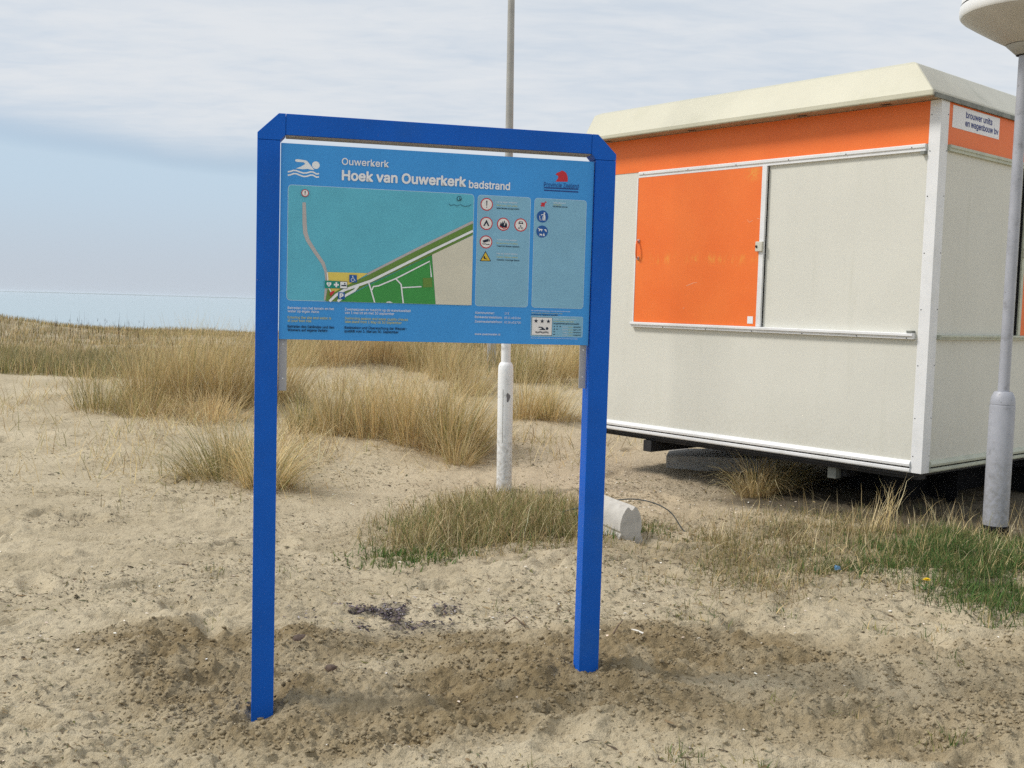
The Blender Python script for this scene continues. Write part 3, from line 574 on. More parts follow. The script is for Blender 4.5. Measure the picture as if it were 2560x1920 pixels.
 'd': (424, [[(195, -8),(151, -2),(111, 16),(79, 45),(55, 84),(39, 133),(34, 189),(39, 245),(55, 293),(79, 332),(112, 361),(151, 378),(196, 384),(228, 381),(253, 373),(287, 346),(306, 319),(311, 319),(311, 509),(372, 509),(372, 0),(313, 0),(313, 59),(307, 59),(287, 31),(252, 4),(227, -5)], [(205, 47),(236, 51),(263, 65),(284, 86),(299, 115),(309, 150),(312, 189),(309, 229),(300, 263),(284, 291),(263, 312),(237, 325),(205, 330),(172, 325),(145, 311),(124, 290),(108, 261),(99, 227),(96, 189),(99, 151),(109, 117),(124, 88),(145, 66),(172, 51)]]),
 'e': (404, [[(212, -8),(161, -2),(117, 16),(82, 46),(56, 85),(40, 132),(34, 187),(39, 242),(55, 290),(81, 329),(115, 359),(157, 378),(205, 384),(236, 382),(266, 374),(294, 361),(319, 341),(341, 315),(357, 282),(368, 242),(371, 194),(371, 169),(75, 169),(75, 221),(338, 221),(310, 202),(307, 237),(298, 269),(283, 294),(263, 314),(237, 326),(205, 330),(173, 326),(146, 313),(125, 294),(109, 270),(99, 241),(96, 211),(96, 178),(100, 139),(110, 106),(128, 80),(151, 61),(179, 50),(212, 46),(254, 53),(285, 73),(306, 105),(365, 91),(353, 63),(335, 39),(311, 19),(283, 4),(249, -5)]]),
 'f': (254, [[(228, 379),(228, 327),(6, 327),(6, 379)], [(81, 0),(81, 432),(84, 461),(96, 486),(113, 505),(135, 519),(161, 527),(187, 530),(222, 527),(243, 521),(227, 468),(215, 472),(195, 474),(171, 470),(154, 460),(145, 443),(142, 419),(142, 0)]]),
 'g': (425, [[(207, -151),(168, -148),(134, -140),(105, -127),(82, -110),(64, -91),(51, -69),(101, -41),(122, -66),(154, -88),(178, -95),(207, -97),(249, -92),(282, -75),(304, -47),(311, -6),(311, 68),(306, 68),(287, 41),(252, 16),(227, 8),(195, 5),(152, 10),(113, 27),(80, 53),(55, 90),(39, 136),(34, 191),(39, 246),(55, 293),(80, 332),(112, 361),(152, 378),(196, 384),(228, 382),(253, 373),(288, 346),(308, 319),(313, 319),(313, 379),(372, 379),(372, -9),(367, -54),(350, -90),(324, -117),(291, -136),(251, -147)], [(205, 59),(237, 63),(264, 75),(285, 95),(300, 121),(309, 154),(312, 193),(309, 231),(300, 264),(285, 291),(264, 312),(237, 325),(205, 330),(172, 325),(145, 312),(124, 290),(109, 262),(99, 229),(96, 193),(99, 155),(109, 123),(124, 96),(145, 76),(172, 63)]]),
 'h': (410, [[(114, 227),(114, 0),(53, 0),(53, 509),(114, 509),(114, 287),(102, 287),(124, 332),(152, 362),(187, 379),(227, 384),(264, 380),(295, 369),(321, 349),(341, 321),(353, 285),(357, 240),(357, 0),(296, 0),(296, 235),(290, 275),(273, 304),(246, 323),(210, 329),(184, 326),(161, 317),(141, 303),(126, 283),(117, 257)]]),
 'i': (167, [[(53, 0),(53, 379),(114, 379),(114, 0)], [(84, 443),(67, 446),(54, 455),(44, 468),(41, 483),(44, 499),(54, 512),(67, 521),(84, 524),(100, 521),(114, 512),(123, 499),(126, 483),(123, 468),(114, 455),(100, 446)]]),
 'j': (167, [[(53, 379),(114, 379),(114, -30),(111, -63),(102, -90),(86, -113),(65, -129),(37, -139),(4, -143),(-10, -143),(-10, -87),(2, -87),(25, -83),(40, -72),(50, -54),(53, -29)], [(83, 443),(67, 446),(53, 455),(44, 468),(41, 483),(44, 499),(53, 512),(67, 521),(83, 524),(100, 521),(114, 512),(123, 499),(126, 483),(123, 468),(114, 455),(100, 446)]]),
 'k': (381, [[(110, 137),(110, 212),(121, 212),(284, 379),(360, 379),(184, 199),(177, 199)], [(53, 0),(53, 509),(114, 509),(114, 0)], [(294, 0),(148, 186),(191, 229),(372, 0)]]),
 'l': (189, [[(139, -2),(101, 3),(74, 20),(58, 47),(53, 84),(53, 509),(114, 509),(114, 99),(115, 77),(120, 62),(130, 54),(146, 52),(160, 53),(170, 54),(181, 3),(162, -1)]]),
 'm': (610, [[(53, 0),(53, 379),(112, 379),(112, 295),(108, 295),(118, 323),(132, 346),(151, 363),(172, 376),(195, 384),(219, 386),(257, 380),(287, 361),(309, 331),(321, 295),(312, 295),(322, 321),(337, 343),(357, 361),(381, 375),(407, 383),(437, 386),(468, 383),(497, 372),(522, 354),(541, 328),(553, 296),(557, 255),(557, 0),(496, 0),(496, 254),(490, 289),(473, 313),(447, 326),(419, 330),(395, 328),(374, 320),(358, 307),(345, 290),(338, 270),(335, 247),(335, 0),(274, 0),(274, 260),(269, 288),(253, 311),(229, 326),(199, 330),(178, 328),(158, 320),(140, 307),(126, 289),(117, 266),(114, 238),(114, 0)]]),
 'n': (410, [[(114, 227),(114, 0),(53, 0),(53, 379),(112, 379),(112, 287),(102, 287),(124, 332),(152, 362),(187, 379),(227, 384),(264, 380),(295, 369),(321, 349),(341, 321),(353, 285),(357, 240),(357, 0),(296, 0),(296, 235),(290, 275),(273, 304),(246, 323),(210, 329),(184, 326),(161, 317),(141, 303),(126, 283),(117, 257)]]),
 'o': (415, [[(207, -8),(159, -2),(117, 16),(82, 46),(56, 85),(40, 133),(34, 187),(40, 243),(56, 291),(82, 330),(117, 360),(159, 378),(207, 384),(256, 378),(299, 360),(333, 330),(359, 291),(376, 243),(381, 187),(376, 133),(359, 85),(333, 46),(299, 16),(256, -2)], [(207, 46),(242, 51),(270, 66),(292, 89),(307, 117),(316, 151),(319, 187),(316, 224),(307, 258),(292, 287),(270, 310),(242, 325),(207, 330),(173, 325),(145, 310),(124, 287),(108, 258),(99, 224),(96, 187),(99, 151),(108, 117),(124, 89),(145, 66),(173, 51)]]),
 'p': (424, [[(53, -143),(53, 379),(112, 379),(112, 319),(118, 319),(137, 346),(171, 373),(197, 381),(229, 384),(274, 378),(313, 361),(345, 332),(370, 293),(385, 245),(390, 189),(385, 133),(370, 84),(346, 45),(313, 16),(274, -2),(229, -8),(198, -5),(173, 4),(138, 31),(118, 59),(114, 59),(114, -143)], [(220, 47),(253, 51),(279, 66),(301, 88),(316, 117),(325, 151),(328, 189),(325, 227),(316, 261),(301, 290),(280, 311),(253, 325),(220, 330),(188, 325),(161, 312),(140, 291),(125, 263),(116, 229),(113, 189),(116, 150),(125, 115),(140, 86),(162, 65),(188, 51)]]),
 'q': (424, [[(372, -143),(311, -143),(311, 59),(306, 59),(287, 31),(252, 4),(227, -5),(195, -8),(151, -2),(111, 16),(79, 45),(55, 84),(39, 133),(34, 189),(39, 245),(55, 293),(79, 332),(112, 361),(151, 378),(196, 384),(228, 381),(253, 373),(287, 346),(307, 319),(313, 319),(313, 379),(372, 379)], [(205, 47),(236, 51),(263, 65),(284, 86),(299, 115),(309, 150),(312, 189),(309, 229),(300, 263),(284, 291),(263, 312),(237, 325),(205, 330),(172, 325),(145, 311),(124, 290),(108, 261),(99, 227),(96, 189),(99, 151),(109, 117),(124, 88),(145, 66),(172, 51)]]),
 'r': (259, [[(53, 0),(53, 379),(112, 379),(112, 321),(115, 321),(130, 347),(152, 367),(181, 380),(213, 385),(229, 384),(243, 384),(243, 322),(230, 324),(207, 326),(182, 323),(159, 315),(140, 301),(126, 284),(117, 262),(114, 237),(114, 0)]]),
 's': (365, [[(182, -8),(145, -5),(112, 3),(84, 18),(62, 38),(45, 63),(36, 94),(94, 107),(105, 79),(124, 60),(150, 49),(181, 45),(217, 50),(244, 62),(262, 81),(268, 103),(265, 121),(254, 136),(237, 147),(212, 155),(149, 170),(104, 186),(72, 208),(53, 237),(47, 274),(51, 305),(65, 332),(87, 354),(115, 370),(149, 381),(187, 384),(223, 381),(254, 372),(279, 358),(299, 339),(314, 316),(324, 290),(268, 277),(258, 298),(243, 316),(219, 328),(187, 333),(156, 329),(131, 317),(114, 299),(109, 277),(112, 258),(124, 243),(144, 232),(172, 223),(229, 209),(275, 194),(306, 171),(325, 142),(331, 107),(326, 75),(312, 47),(290, 24),(260, 6),(223, -5)]]),
 't': (227, [[(204, 379),(204, 327),(6, 327),(6, 379)], [(65, 471),(126, 471),(126, 98),(128, 76),(136, 61),(150, 53),(170, 50),(185, 51),(202, 54),(213, 2),(192, -3),(168, -4),(125, 2),(92, 21),(72, 52),(65, 93)]]),
 'u': (410, [[(182, -5),(146, -1),(115, 11),(89, 31),(69, 59),(57, 95),(53, 139),(53, 379),(114, 379),(114, 144),(119, 105),(137, 75),(164, 56),(200, 50),(226, 53),(249, 62),(268, 77),(283, 97),(293, 122),(296, 153),(296, 379),(357, 379),(357, 0),(298, 0),(298, 92),(307, 92),(286, 47),(257, 17),(222, 0)]]),
 'v': (389, [[(163, 0),(17, 379),(84, 379),(165, 155),(187, 87),(206, 21),(184, 21),(203, 87),(224, 155),(305, 379),(371, 379),(226, 0)]]),
 'w': (567, [[(138, 0),(23, 379),(87, 379),(133, 214),(154, 137),(175, 41),(165, 41),(186, 135),(206, 214),(252, 379),(316, 379),(362, 214),(382, 136),(402, 41),(391, 41),(413, 135),(434, 214),(480, 379),(545, 379),(429, 0),(368, 0),(319, 172),(305, 225),(291, 280),(277, 338),(291, 338),(277, 280),(263, 225),(248, 172),(199, 0)]]),
 'x': (379, [[(21, 0),(171, 218),(171, 171),(29, 379),(100, 379),(147, 306),(179, 253),(207, 206),(175, 206),(202, 253),(233, 306),(282, 379),(352, 379),(209, 169),(209, 214),(358, 0),(287, 0),(231, 85),(200, 136),(173, 182),(205, 182),(178, 136),(148, 85),(91, 0)]]),
 'y': (389, [[(47, -139),(61, -86),(71, -87),(104, -89),(118, -84),(130, -74),(141, -58),(151, -36),(163, -1),(17, 379),(84, 379),(165, 155),(187, 87),(206, 21),(184, 21),(202, 87),(224, 155),(305, 379),(371, 379),(204, -58),(177, -107),(159, -124),(139, -136),(117, -143),(91, -145),(65, -143)]]),
 'z': (380, [[(42, 0),(42, 46),(254, 320),(254, 323),(48, 323),(48, 379),(333, 379),(333, 331),(126, 60),(126, 56),(339, 56),(339, 0)]]),
 '\u00dc': (517, [[(259, -8),(203, -2),(154, 15),(114, 43),(85, 80),(66, 124),(60, 173),(60, 509),(124, 509),(124, 178),(128, 144),(141, 113),(160, 87),(187, 68),(220, 56),(259, 52),(298, 56),(331, 68),(357, 87),(377, 113),(389, 144),(393, 178),(393, 509),(457, 509),(457, 173),(451, 124),(433, 80),(403, 43),(363, 15),(315, -2)], [(331, 572),(315, 575),(302, 584),(293, 597),(290, 612),(293, 628),(302, 641),(315, 650),(331, 653),(346, 650),(359, 641),(368, 628),(371, 612),(368, 597),(359, 584),(346, 575)], [(187, 572),(172, 575),(158, 584),(149, 597),(146, 612),(149, 628),(158, 641),(172, 650),(187, 653),(203, 650),(216, 641),(224, 628),(227, 612),(224, 597),(216, 584),(203, 575)]]),
 '\u00e4': (389, [[(160, -9),(126, -5),(94, 5),(68, 22),(48, 45),(35, 73),(30, 108),(34, 138),(43, 161),(58, 179),(78, 193),(125, 211),(178, 220),(234, 227),(265, 235),(273, 243),(276, 255),(276, 257),(273, 279),(267, 297),(256, 311),(240, 322),(220, 329),(196, 331),(171, 329),(149, 322),(118, 301),(100, 274),(41, 291),(57, 322),(79, 346),(104, 364),(133, 375),(163, 382),(194, 384),(239, 379),(286, 360),(306, 343),(322, 320),(333, 290),(337, 251),(337, 0),(277, 0),(277, 52),(272, 52),(252, 25),(215, 1),(190, -6)], [(170, 45),(202, 49),(228, 59),(248, 74),(263, 93),(272, 115),(276, 138),(276, 190),(259, 182),(231, 176),(200, 171),(175, 168),(134, 159),(117, 150),(103, 139),(95, 124),(92, 105),(94, 87),(102, 72),(114, 61),(130, 52)], [(261, 443),(246, 446),(233, 455),(224, 468),(221, 483),(224, 499),(233, 512),(246, 520),(261, 523),(277, 520),(290, 512),(299, 499),(301, 483),(299, 468),(290, 455),(277, 446)], [(117, 443),(102, 446),(89, 455),(80, 468),(77, 483),(80, 499),(89, 512),(102, 520),(117, 523),(133, 520),(146, 512),(155, 499),(158, 483),(155, 468),(146, 455),(133, 446)]]),
}

# ---------------------------------------------------------------- ground
def _hash(ix, iy, seed):
    h = (ix.astype(np.int64) * 374761393 + iy.astype(np.int64) * 668265263 + seed * 974711) & 0x7fffffff
    h = ((h ^ (h >> 13)) * 1274126177) & 0x7fffffff
    h = (h ^ (h >> 16)) & 0xffffff
    return h / float(0xffffff)


def vn(x, y, seed=0):
    ix, iy = np.floor(x), np.floor(y)
    fx, fy = x - ix, y - iy
    fx = fx * fx * fx * (fx * (fx * 6 - 15) + 10)
    fy = fy * fy * fy * (fy * (fy * 6 - 15) + 10)
    ix, iy = ix.astype(np.int64), iy.astype(np.int64)
    a, b = _hash(ix, iy, seed), _hash(ix + 1, iy, seed)
    c, d = _hash(ix, iy + 1, seed), _hash(ix + 1, iy + 1, seed)
    return (a * (1 - fx) + b * fx) * (1 - fy) + (c * (1 - fx) + d * fx) * fy


def fbm(x, y, oct=4, seed=0, gain=0.5):
    s, amp, tot = 0.0, 1.0, 0.0
    for o in range(oct):
        c, sn = math.cos(0.7 * o), math.sin(0.7 * o)
        s = s + amp * (vn((x * c - y * sn) * 2 ** o + 13.7 * o, (x * sn + y * c) * 2 ** o - 7.3 * o, seed + o) * 2 - 1)
        tot += amp
        amp *= gain
    return s / tot


def lumps(x, y, cell, seed, rmin=0.25, rmax=0.55, dens=0.8):
    """rounded clods: highest hemisphere over jittered cells, in units of cell"""
    u, v = x / cell, y / cell
    iu, iv = np.floor(u).astype(np.int64), np.floor(v).astype(np.int64)
    best = np.zeros_like(u)
    for du in (-1, 0, 1):
        for dv in (-1, 0, 1):
            a, b = iu + du, iv + dv
            px, py = a + _hash(a, b, seed), b + _hash(a, b, seed + 1)
            r = rmin + (rmax - rmin) * _hash(a, b, seed + 2)
            on = _hash(a, b, seed + 3) < dens
            d2 = ((u - px) ** 2 + (v - py) ** 2) / (r * r)
            h = np.where(on, np.sqrt(np.clip(1 - d2, 0, 1)) * r, 0)
            best = np.maximum(best, h)
    return best


def sst(v, a, b):
    t = np.clip((v - a) / (b - a), 0, 1)
    return t * t * (3 - 2 * t)


def gauss(x, y, cx, cy, rx, ry):
    return np.exp(-((x - cx) / rx) ** 2 - ((y - cy) / ry) ** 2)


SHORE = 30.0


def macro(x, y):
    x, y = np.asarray(x, float), np.asarray(y, float)
    z = 0.065 * sst(x, -0.9, 0.7) * sst(y, 2.6, 4.0) + 0.05 * sst(x, 0.8, 3.0) * sst(y, 4.0, 6.5)
    z = z + 0.07 * sst(y, 8, 12.5) + 0.25 * sst(y, 11.5, 18) + 0.25 * sst(y, 17, 27)
    z = z + 0.045 * gauss(x, y, 0.42, 4.35, 0.45, 0.45) + 0.03 * gauss(x, y, -0.95, 4.05, 0.5, 0.35)
    z = z + 0.055 * gauss(x, y, -0.70, 4.02, 0.16, 0.14)
    z = z + 0.36 * gauss(x, y, -13.2, 25.5, 1.9, 2.5) + 0.10 * gauss(x, y, -17.0, 25.0, 3.5, 3.5)
    z = z + 0.15 * gauss(x, y, -1.1, 11.1, 1.35, 0.95) + 0.15 * gauss(x, y, -3.9, 13.7, 1.3, 1.0)
    z = z + 0.13 * gauss(x, y, 0.25, 12.6, 0.8, 0.8) + 0.20 * gauss(x, y, -2.4, 17.8, 1.7, 1.2) + 0.15 * gauss(x, y, -0.7, 16.2, 0.9, 0.9)
    z = z + 0.06 * fbm(x * 0.35, y * 0.35, 3, 5) * sst(y, 5, 10) + 0.03 * fbm(x * 0.8, y * 0.8, 2, 9) * sst(y, 3, 6)
    z = z + 0.05 * gauss(x, y, 2.9, 6.3, 0.9, 0.8)
    s = y - SHORE + 1.2 * fbm(x * 0.12, y * 0.05, 2, 31)
    z = np.where(s > 0, z - 4.6 * sst(s, 0, 26), z)
    return z


def churn(x, y):
    """freshly dug, damp band of sand in front of and under the sign"""
    e = 0.22 * fbm(x * 1.6, y * 2.2, 4, 77)
    top = sst(5.02 + e * 0.9 - y, 0.0, 0.22)
    bot = sst(y - 3.50 + e * 0.8 - 0.10 * np.sin(x * 2.3 + 0.5), 0.0, 0.22)
    lef = sst(x + 1.75 + e * 1.6 + 0.35 * (y - 4.0), 0.0, 0.5)
    m = top * bot * lef
    # trampled bare places inside the dug band
    m = m * (1 - 0.85 * gauss(x, y, -0.52, 4.42, 0.22, 0.20)) * (1 - 0.7 * gauss(x, y, 1.0, 4.15, 0.30, 0.14)) * (1 - 0.7 * gauss(x, y, 1.62, 4.2, 0.16, 0.25)) * (1 - 0.75 * gauss(x, y, 0.30, 3.75, 0.2, 0.1))
    return m


PRINTS = []
_r = np.random.default_rng(3)
for _ in range(150):
    yy = 3.0 + 9.5 * _r.random() ** 1.3
    xx = (_r.random() - 0.55) * 1.25 * yy
    PRINTS.append((xx, yy, 0.13 + 0.05 * _r.random(), 0.055 + 0.02 * _r.random(), _r.random() * 3.14, 0.022 + 0.030 * _r.random()))
PRINTS += [(1.18, 4.42, 0.20, 0.06, 0.1, 0.045), (1.50, 4.12, 0.20, 0.10, 1.3, 0.040), (-1.15, 4.18, 0.16, 0.07, 0.2, 0.05), (0.52, 4.95, 0.10, 0.05, 0.0, 0.03), (-2.6, 6.6, 0.17, 0.09, 0.1, 0.05), (-2.75, 6.1, 0.16, 0.08, 0.2, 0.045)]


def rough(x, y):
    m = churn(x, y)
    r = np.hypot(x, y)
    near = sst(r, 11.0, 6.5)
    far = sst(r, 40, 25)
    h = 0.022 * fbm(x * 1.1, y * 1.1, 3, 1) * far
    dry = 0.011 * fbm(x * 5, y * 6, 3, 2) + 0.010 * fbm(x * 14, y * 18, 3, 3, 0.6) + 0.012 * np.clip(fbm(x * 8, y * 11, 3, 41), 0, 1)
    wx, wy = x + 0.02 * fbm(x * 9, y * 9, 2, 43), y + 0.02 * fbm(x * 9, y * 9, 2, 44)
    dry = dry - 0.30 * lumps(wx * 0.7, wy, 0.060, 51, 0.2, 0.5, 0.42) * 0.060 * near - 0.40 * lumps(wx * 0.8, wy, 0.028, 55, 0.2, 0.5, 0.5) * 0.028 * near
    n = 3.2 * fbm(x * 3.4, y * 5.0, 4, 47, 0.62) + 0.8 * fbm(x * 15, y * 19, 2, 48)
    fl = np.floor(n)
    dry = dry + 0.017 * (fl + sst(n - fl, 0.30, 0.48)) * (0.35 + 0.65 * sst(fbm(x * 0.9, y * 1.2, 2, 49), -0.3, 0.3)) * near
    dry = dry + 0.005 * fbm(x * 50, y * 60, 2, 4) * near
    h = h + dry * far * (1 - m * 0.7)
    big = fbm(x * 5.5, y * 5.5, 3, 11)
    c = 0.052 * fbm(x * 2.4, y * 3.4, 3, 10) + 0.034 * big + 0.016 * fbm(x * 14, y * 14, 3, 12)
    c = c + (0.15 + 0.65 * sst(fbm(x * 2.2, y * 2.8, 3, 13), -0.1, 0.4)) * lumps(x + 0.03 * big, y, 0.050, 21, 0.2, 0.5, 0.45) * 0.050
    c = c + 0.012 * np.abs(fbm(x * 13, y * 15, 3, 14))
    c = c + 1.25 * lumps(x, y + 0.015 * big, 0.027, 25, 0.25, 0.6, 0.85) * 0.027 * (0.4 + 0.6 * sst(big, -0.4, 0.1))
    c = c + 0.004 * fbm(x * 60, y * 60, 2, 29)
    h = h + m * c
    for px, py, a, b, t, d in PRINTS:
        k = (np.abs(x - px) < 3 * a) & (np.abs(y - py) < 3 * a)
        if not k.any():
            continue
        u = (x[k] - px) * math.cos(t) + (y[k] - py) * math.sin(t)
        v = -(x[k] - px) * math.sin(t) + (y[k] - py) * math.cos(t)
        q = (u / a) ** 2 + (v / b) ** 2
        h[k] += -d * np.exp(-(q ** 2)) + 0.35 * d * np.exp(-((np.sqrt(q) - 1.45) / 0.28) ** 2)
    return h


def ground_z(x, y):
    x, y = np.atleast_1d(np.asarray(x, float)), np.atleast_1d(np.asarray(y, float))
    return macro(x, y) + rough(x, y)


# heights at which the built things are known to meet the sand: the dug ground is levelled there
PINS = []
for px, py, zt_, r_pin in ((-0.885, 3.86, -0.004, 0.13), (0.345, 4.14, 0.106, 0.13), (3.20, 6.86, 0.125, 0.30), (0.80, 6.80, 0.055, 0.25), (-0.05, 8.5, 0.055, 0.2)):
    PINS.append((px, py, zt_ - float(ground_z(px, py)[0]), r_pin))
_ground_free = ground_z


def ground_z(x, y):
    x, y = np.atleast_1d(np.asarray(x, float)), np.atleast_1d(np.asarray(y, float))
    z = _ground_free(x, y)
    for px, py, dz_, r_pin in PINS:
        z = z + dz_ * np.exp(-((x - px) ** 2 + (y - py) ** 2) / r_pin ** 2)
    return z


def gz(x, y):
    return float(ground_z(x, y)[0])


rad = [0.0, 0.4, 0.8, 1.2, 1.6, 2.0, 2.3, 2.6]
r_ = 2.8
while r_ < 9000:
    rad.append(r_)
    if 3.3 < r_ < 5.3: r_ *= 1.0015
    elif r_ < 7.5: r_ *= 1.0028
    elif r_ < 14: r_ *= 1.0042
    elif r_ < 32: r_ *= 1.010
    elif r_ < 70: r_ *= 1.03
    else: r_ *= 1.25
rad.append(9000.0)
rad = np.array(rad)
th = np.concatenate([np.arange(-40, -30, 0.35), np.arange(-30, 30, 0.135), np.arange(30, 40, 0.35), np.arange(40, 320, 3.5)]) * math.pi / 180
R2, T2 = np.meshgrid(rad[1:], th, indexing='ij')
GX, GY = R2 * np.sin(T2), R2 * np.cos(T2)
gx, gy = GX.ravel(), GY.ravel()
gzv = macro(gx, gy)
nearm = (np.hypot(gx, gy) < 60)
gzv[nearm] = ground_z(gx[nearm], gy[nearm])
V = np.vstack([[0, 0, float(macro(0.0, 0.0))], np.column_stack([gx, gy, gzv])])
nr, nth = R2.shape
ii, jj = np.meshgrid(np.arange(nr - 1), np.arange(nth), indexing='ij')
j2 = (jj + 1) % nth
quad = np.stack([1 + ii * nth + jj, 1 + ii * nth + j2, 1 + (ii + 1) * nth + j2, 1 + (ii + 1) * nth + jj], -1).reshape(-1, 4)
j = np.arange(nth)
tri = np.stack([np.zeros_like(j), 1 + (j + 1) % nth, 1 + j], -1)
damp = churn(V[:, 0], V[:, 1]) * (0.62 + 0.38 * sst(fbm(V[:, 0] * 1.8, V[:, 1] * 2.5, 4, 90), -0.45, 0.25))
damp = damp * (1 - 0.35 * sst(V[:, 0], 0.9, 1.6)) * (0.70 + 0.45 * sst(fbm(V[:, 0] * 9, V[:, 1] * 11, 4, 95), -0.35, 0.15))
damp = np.clip(damp, 0, 1)
char = gauss(V[:, 0], V[:, 1], -0.56, 5.14, 0.34, 0.20) * sst(fbm(V[:, 0] * 7, V[:, 1] * 9, 4, 55), -0.15, 0.2)
turf = np.clip(gauss(V[:, 0], V[:, 1], -0.20, 7.2, 0.80, 0.95) + 1.1 * gauss(V[:, 0], V[:, 1], 2.9, 6.35, 1.1, 0.75) + 0.95 * gauss(V[:, 0], V[:, 1], 1.7, 6.5, 1.0, 0.75)
               + 0.8 * sst(V[:, 1], 16, 20) * sst(-V[:, 0], 0, 3), 0, 1) * sst(fbm(V[:, 0] * 2.2, V[:, 1] * 2.2, 4, 58), -0.5, 0.2)
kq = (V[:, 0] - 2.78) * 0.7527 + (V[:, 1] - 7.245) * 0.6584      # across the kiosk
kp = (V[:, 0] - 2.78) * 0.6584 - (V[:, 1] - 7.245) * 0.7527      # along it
kiosk_shade = sst(kq, -0.50, -0.12) * sst(kq, 2.9, 2.3) * sst(kp, -2.0, -1.2) * sst(kp, 0.9, 0.3)  # mask for the shade painted on the ground under the kiosk
shelly = np.clip(gauss(V[:, 0], V[:, 1], 0.7, 9.8, 1.5, 2.6), 0, 1)


def sand_mat():
    m, gg, out = new_mat('sand')
    co = gg.n('ShaderNodeTexCoord').outputs['Object']
    at = lambda k: gg.n('ShaderNodeAttribute', attribute_name=k).outputs['Fac']
    n1 = gg.noise(co, 1.3, 6, 0.6)
    n2 = gg.noise(gg.mapping(co, (1, 1.3, 1)), 14, 6, 0.65)
    n3 = gg.noise(co, 150, 3, 0.7)
    dry = gg.mix(gg.ramp(n1, 0.32, 0.68), (0.470, 0.395, 0.265, 1), (0.580, 0.495, 0.345, 1))
    dry = gg.mix(gg.math('MULTIPLY', gg.ramp(n2, 0.50, 0.80), 0.50), dry, (0.275, 0.215, 0.132, 1))
    dry = gg.mix(gg.math('MULTIPLY', at('shelly'), 0.45), dry, (0.56, 0.43, 0.305, 1))
    wet = gg.mix(gg.ramp(n2, 0.3, 0.7), (0.240, 0.180, 0.098, 1), (0.328, 0.254, 0.146, 1))
    c = gg.mix(at('damp'), dry, wet)
    c = gg.mix(gg.math('MULTIPLY', at('turf'), 0.65), c, (0.20, 0.155, 0.075, 1))
    c = gg.mix(gg.math('MULTIPLY', at('char'), 0.75), c, (0.075, 0.065, 0.065, 1))
    c = gg.mix(gg.math('MULTIPLY', at('kiosk_shade'), 0.85), c, (0.050, 0.040, 0.028, 1))  # kiosk's shade darkened into the sand colour
    # grains and specks of shell and dark debris
    k = gg.math('ADD', 0.80, gg.math('MULTIPLY', n3, 0.40))
    c = gg.mix(1.0, c, gg.n('ShaderNodeCombineColor', ins={0: k, 1: k, 2: k}).outputs[0], 'MULTIPLY')
    sp = gg.noise(gg.mapping(co, (1, 1.2, 1)), 52, 3, 0.6)
    c = gg.mix(gg.math('MULTIPLY', gg.ramp(sp, 0.60, 0.68), 0.55), c, (0.10, 0.08, 0.06, 1))
    sp2 = gg.noise(gg.mapping(co, (1, 1, 1), (5, 3, 1)), 95, 2, 0.5)
    c = gg.mix(gg.math('MULTIPLY', gg.ramp(sp2, 0.70, 0.75), 0.6), c, (0.55, 0.51, 0.44, 1))
    b = gg.n('ShaderNodeBsdfPrincipled', ins={'Base Color': c, 'Roughness': 0.95, 'Specular IOR Level': 0.15})
    hgt = gg.math('ADD', gg.math('MULTIPLY', gg.noise(co, 38, 5, 0.65), 1.0), gg.math('MULTIPLY', n3, 0.25))
    bn = gg.n('ShaderNodeBump', ins={'Strength': 0.8, 'Distance': 0.028, 'Height': hgt})
    gg.put(b.inputs['Normal'], bn.outputs[0])
    gg.t.links.new(b.outputs[0], out.inputs[0])
    return m


M['sand'] = sand_mat()
o = mesh_np('ground', V, [quad, tri], M['sand'], smooth=True, attrs={'damp': damp, 'char': char, 'turf': turf, 'shelly': shelly, 'kiosk_shade': kiosk_shade})
tag(o, 'pale beach sand with a dark churned damp band in front of the blue sign', kind='structure')

# ---------------------------------------------------------------- sea, far shore, haze
SEA = -3.0


def sea_mat():
    m, gg, out = new_mat('sea_water')
    co = gg.n('ShaderNodeTexCoord').outputs['Object']
    b = gg.n('ShaderNodeBsdfPrincipled', ins={'Base Color': (0.36, 0.45, 0.48, 1), 'Roughness': 0.22, 'IOR': 1.333})
    h = gg.math('ADD', gg.noise(gg.mapping(co, (0.25, 1, 1)), 0.5, 5, 0.6), gg.math('MULTIPLY', gg.noise(gg.mapping(co, (0.15, 1, 1)), 0.03, 4, 0.5), 3.0))
    bn = gg.n('ShaderNodeBump', ins={'Strength': 0.30, 'Distance': 0.3, 'Height': h})
    gg.put(b.inputs['Normal'], bn.outputs[0])
    gg.t.links.new(b.outputs[0], out.inputs[0])
    return m


M['sea'] = sea_mat()
bm = bmesh.new()
ys = [40, 80, 160, 320, 640, 1280, 2600, 5200, 8800]
xs = [-8800, -4000, -1500, -500, -150, -40, 0, 40, 150, 500, 1500, 4000, 8800]
vv = [[bm.verts.new((x, y, SEA)) for x in xs] for y in ys]
for a in range(len(ys) - 1):
    for b in range(len(xs) - 1):
        bm.faces.new((vv[a][b], vv[a][b + 1], vv[a + 1][b + 1], vv[a + 1][b]))
tag(obj_from_bm('sea', bm, M['sea']), 'calm pale sea beyond the dune grass', kind='structure')

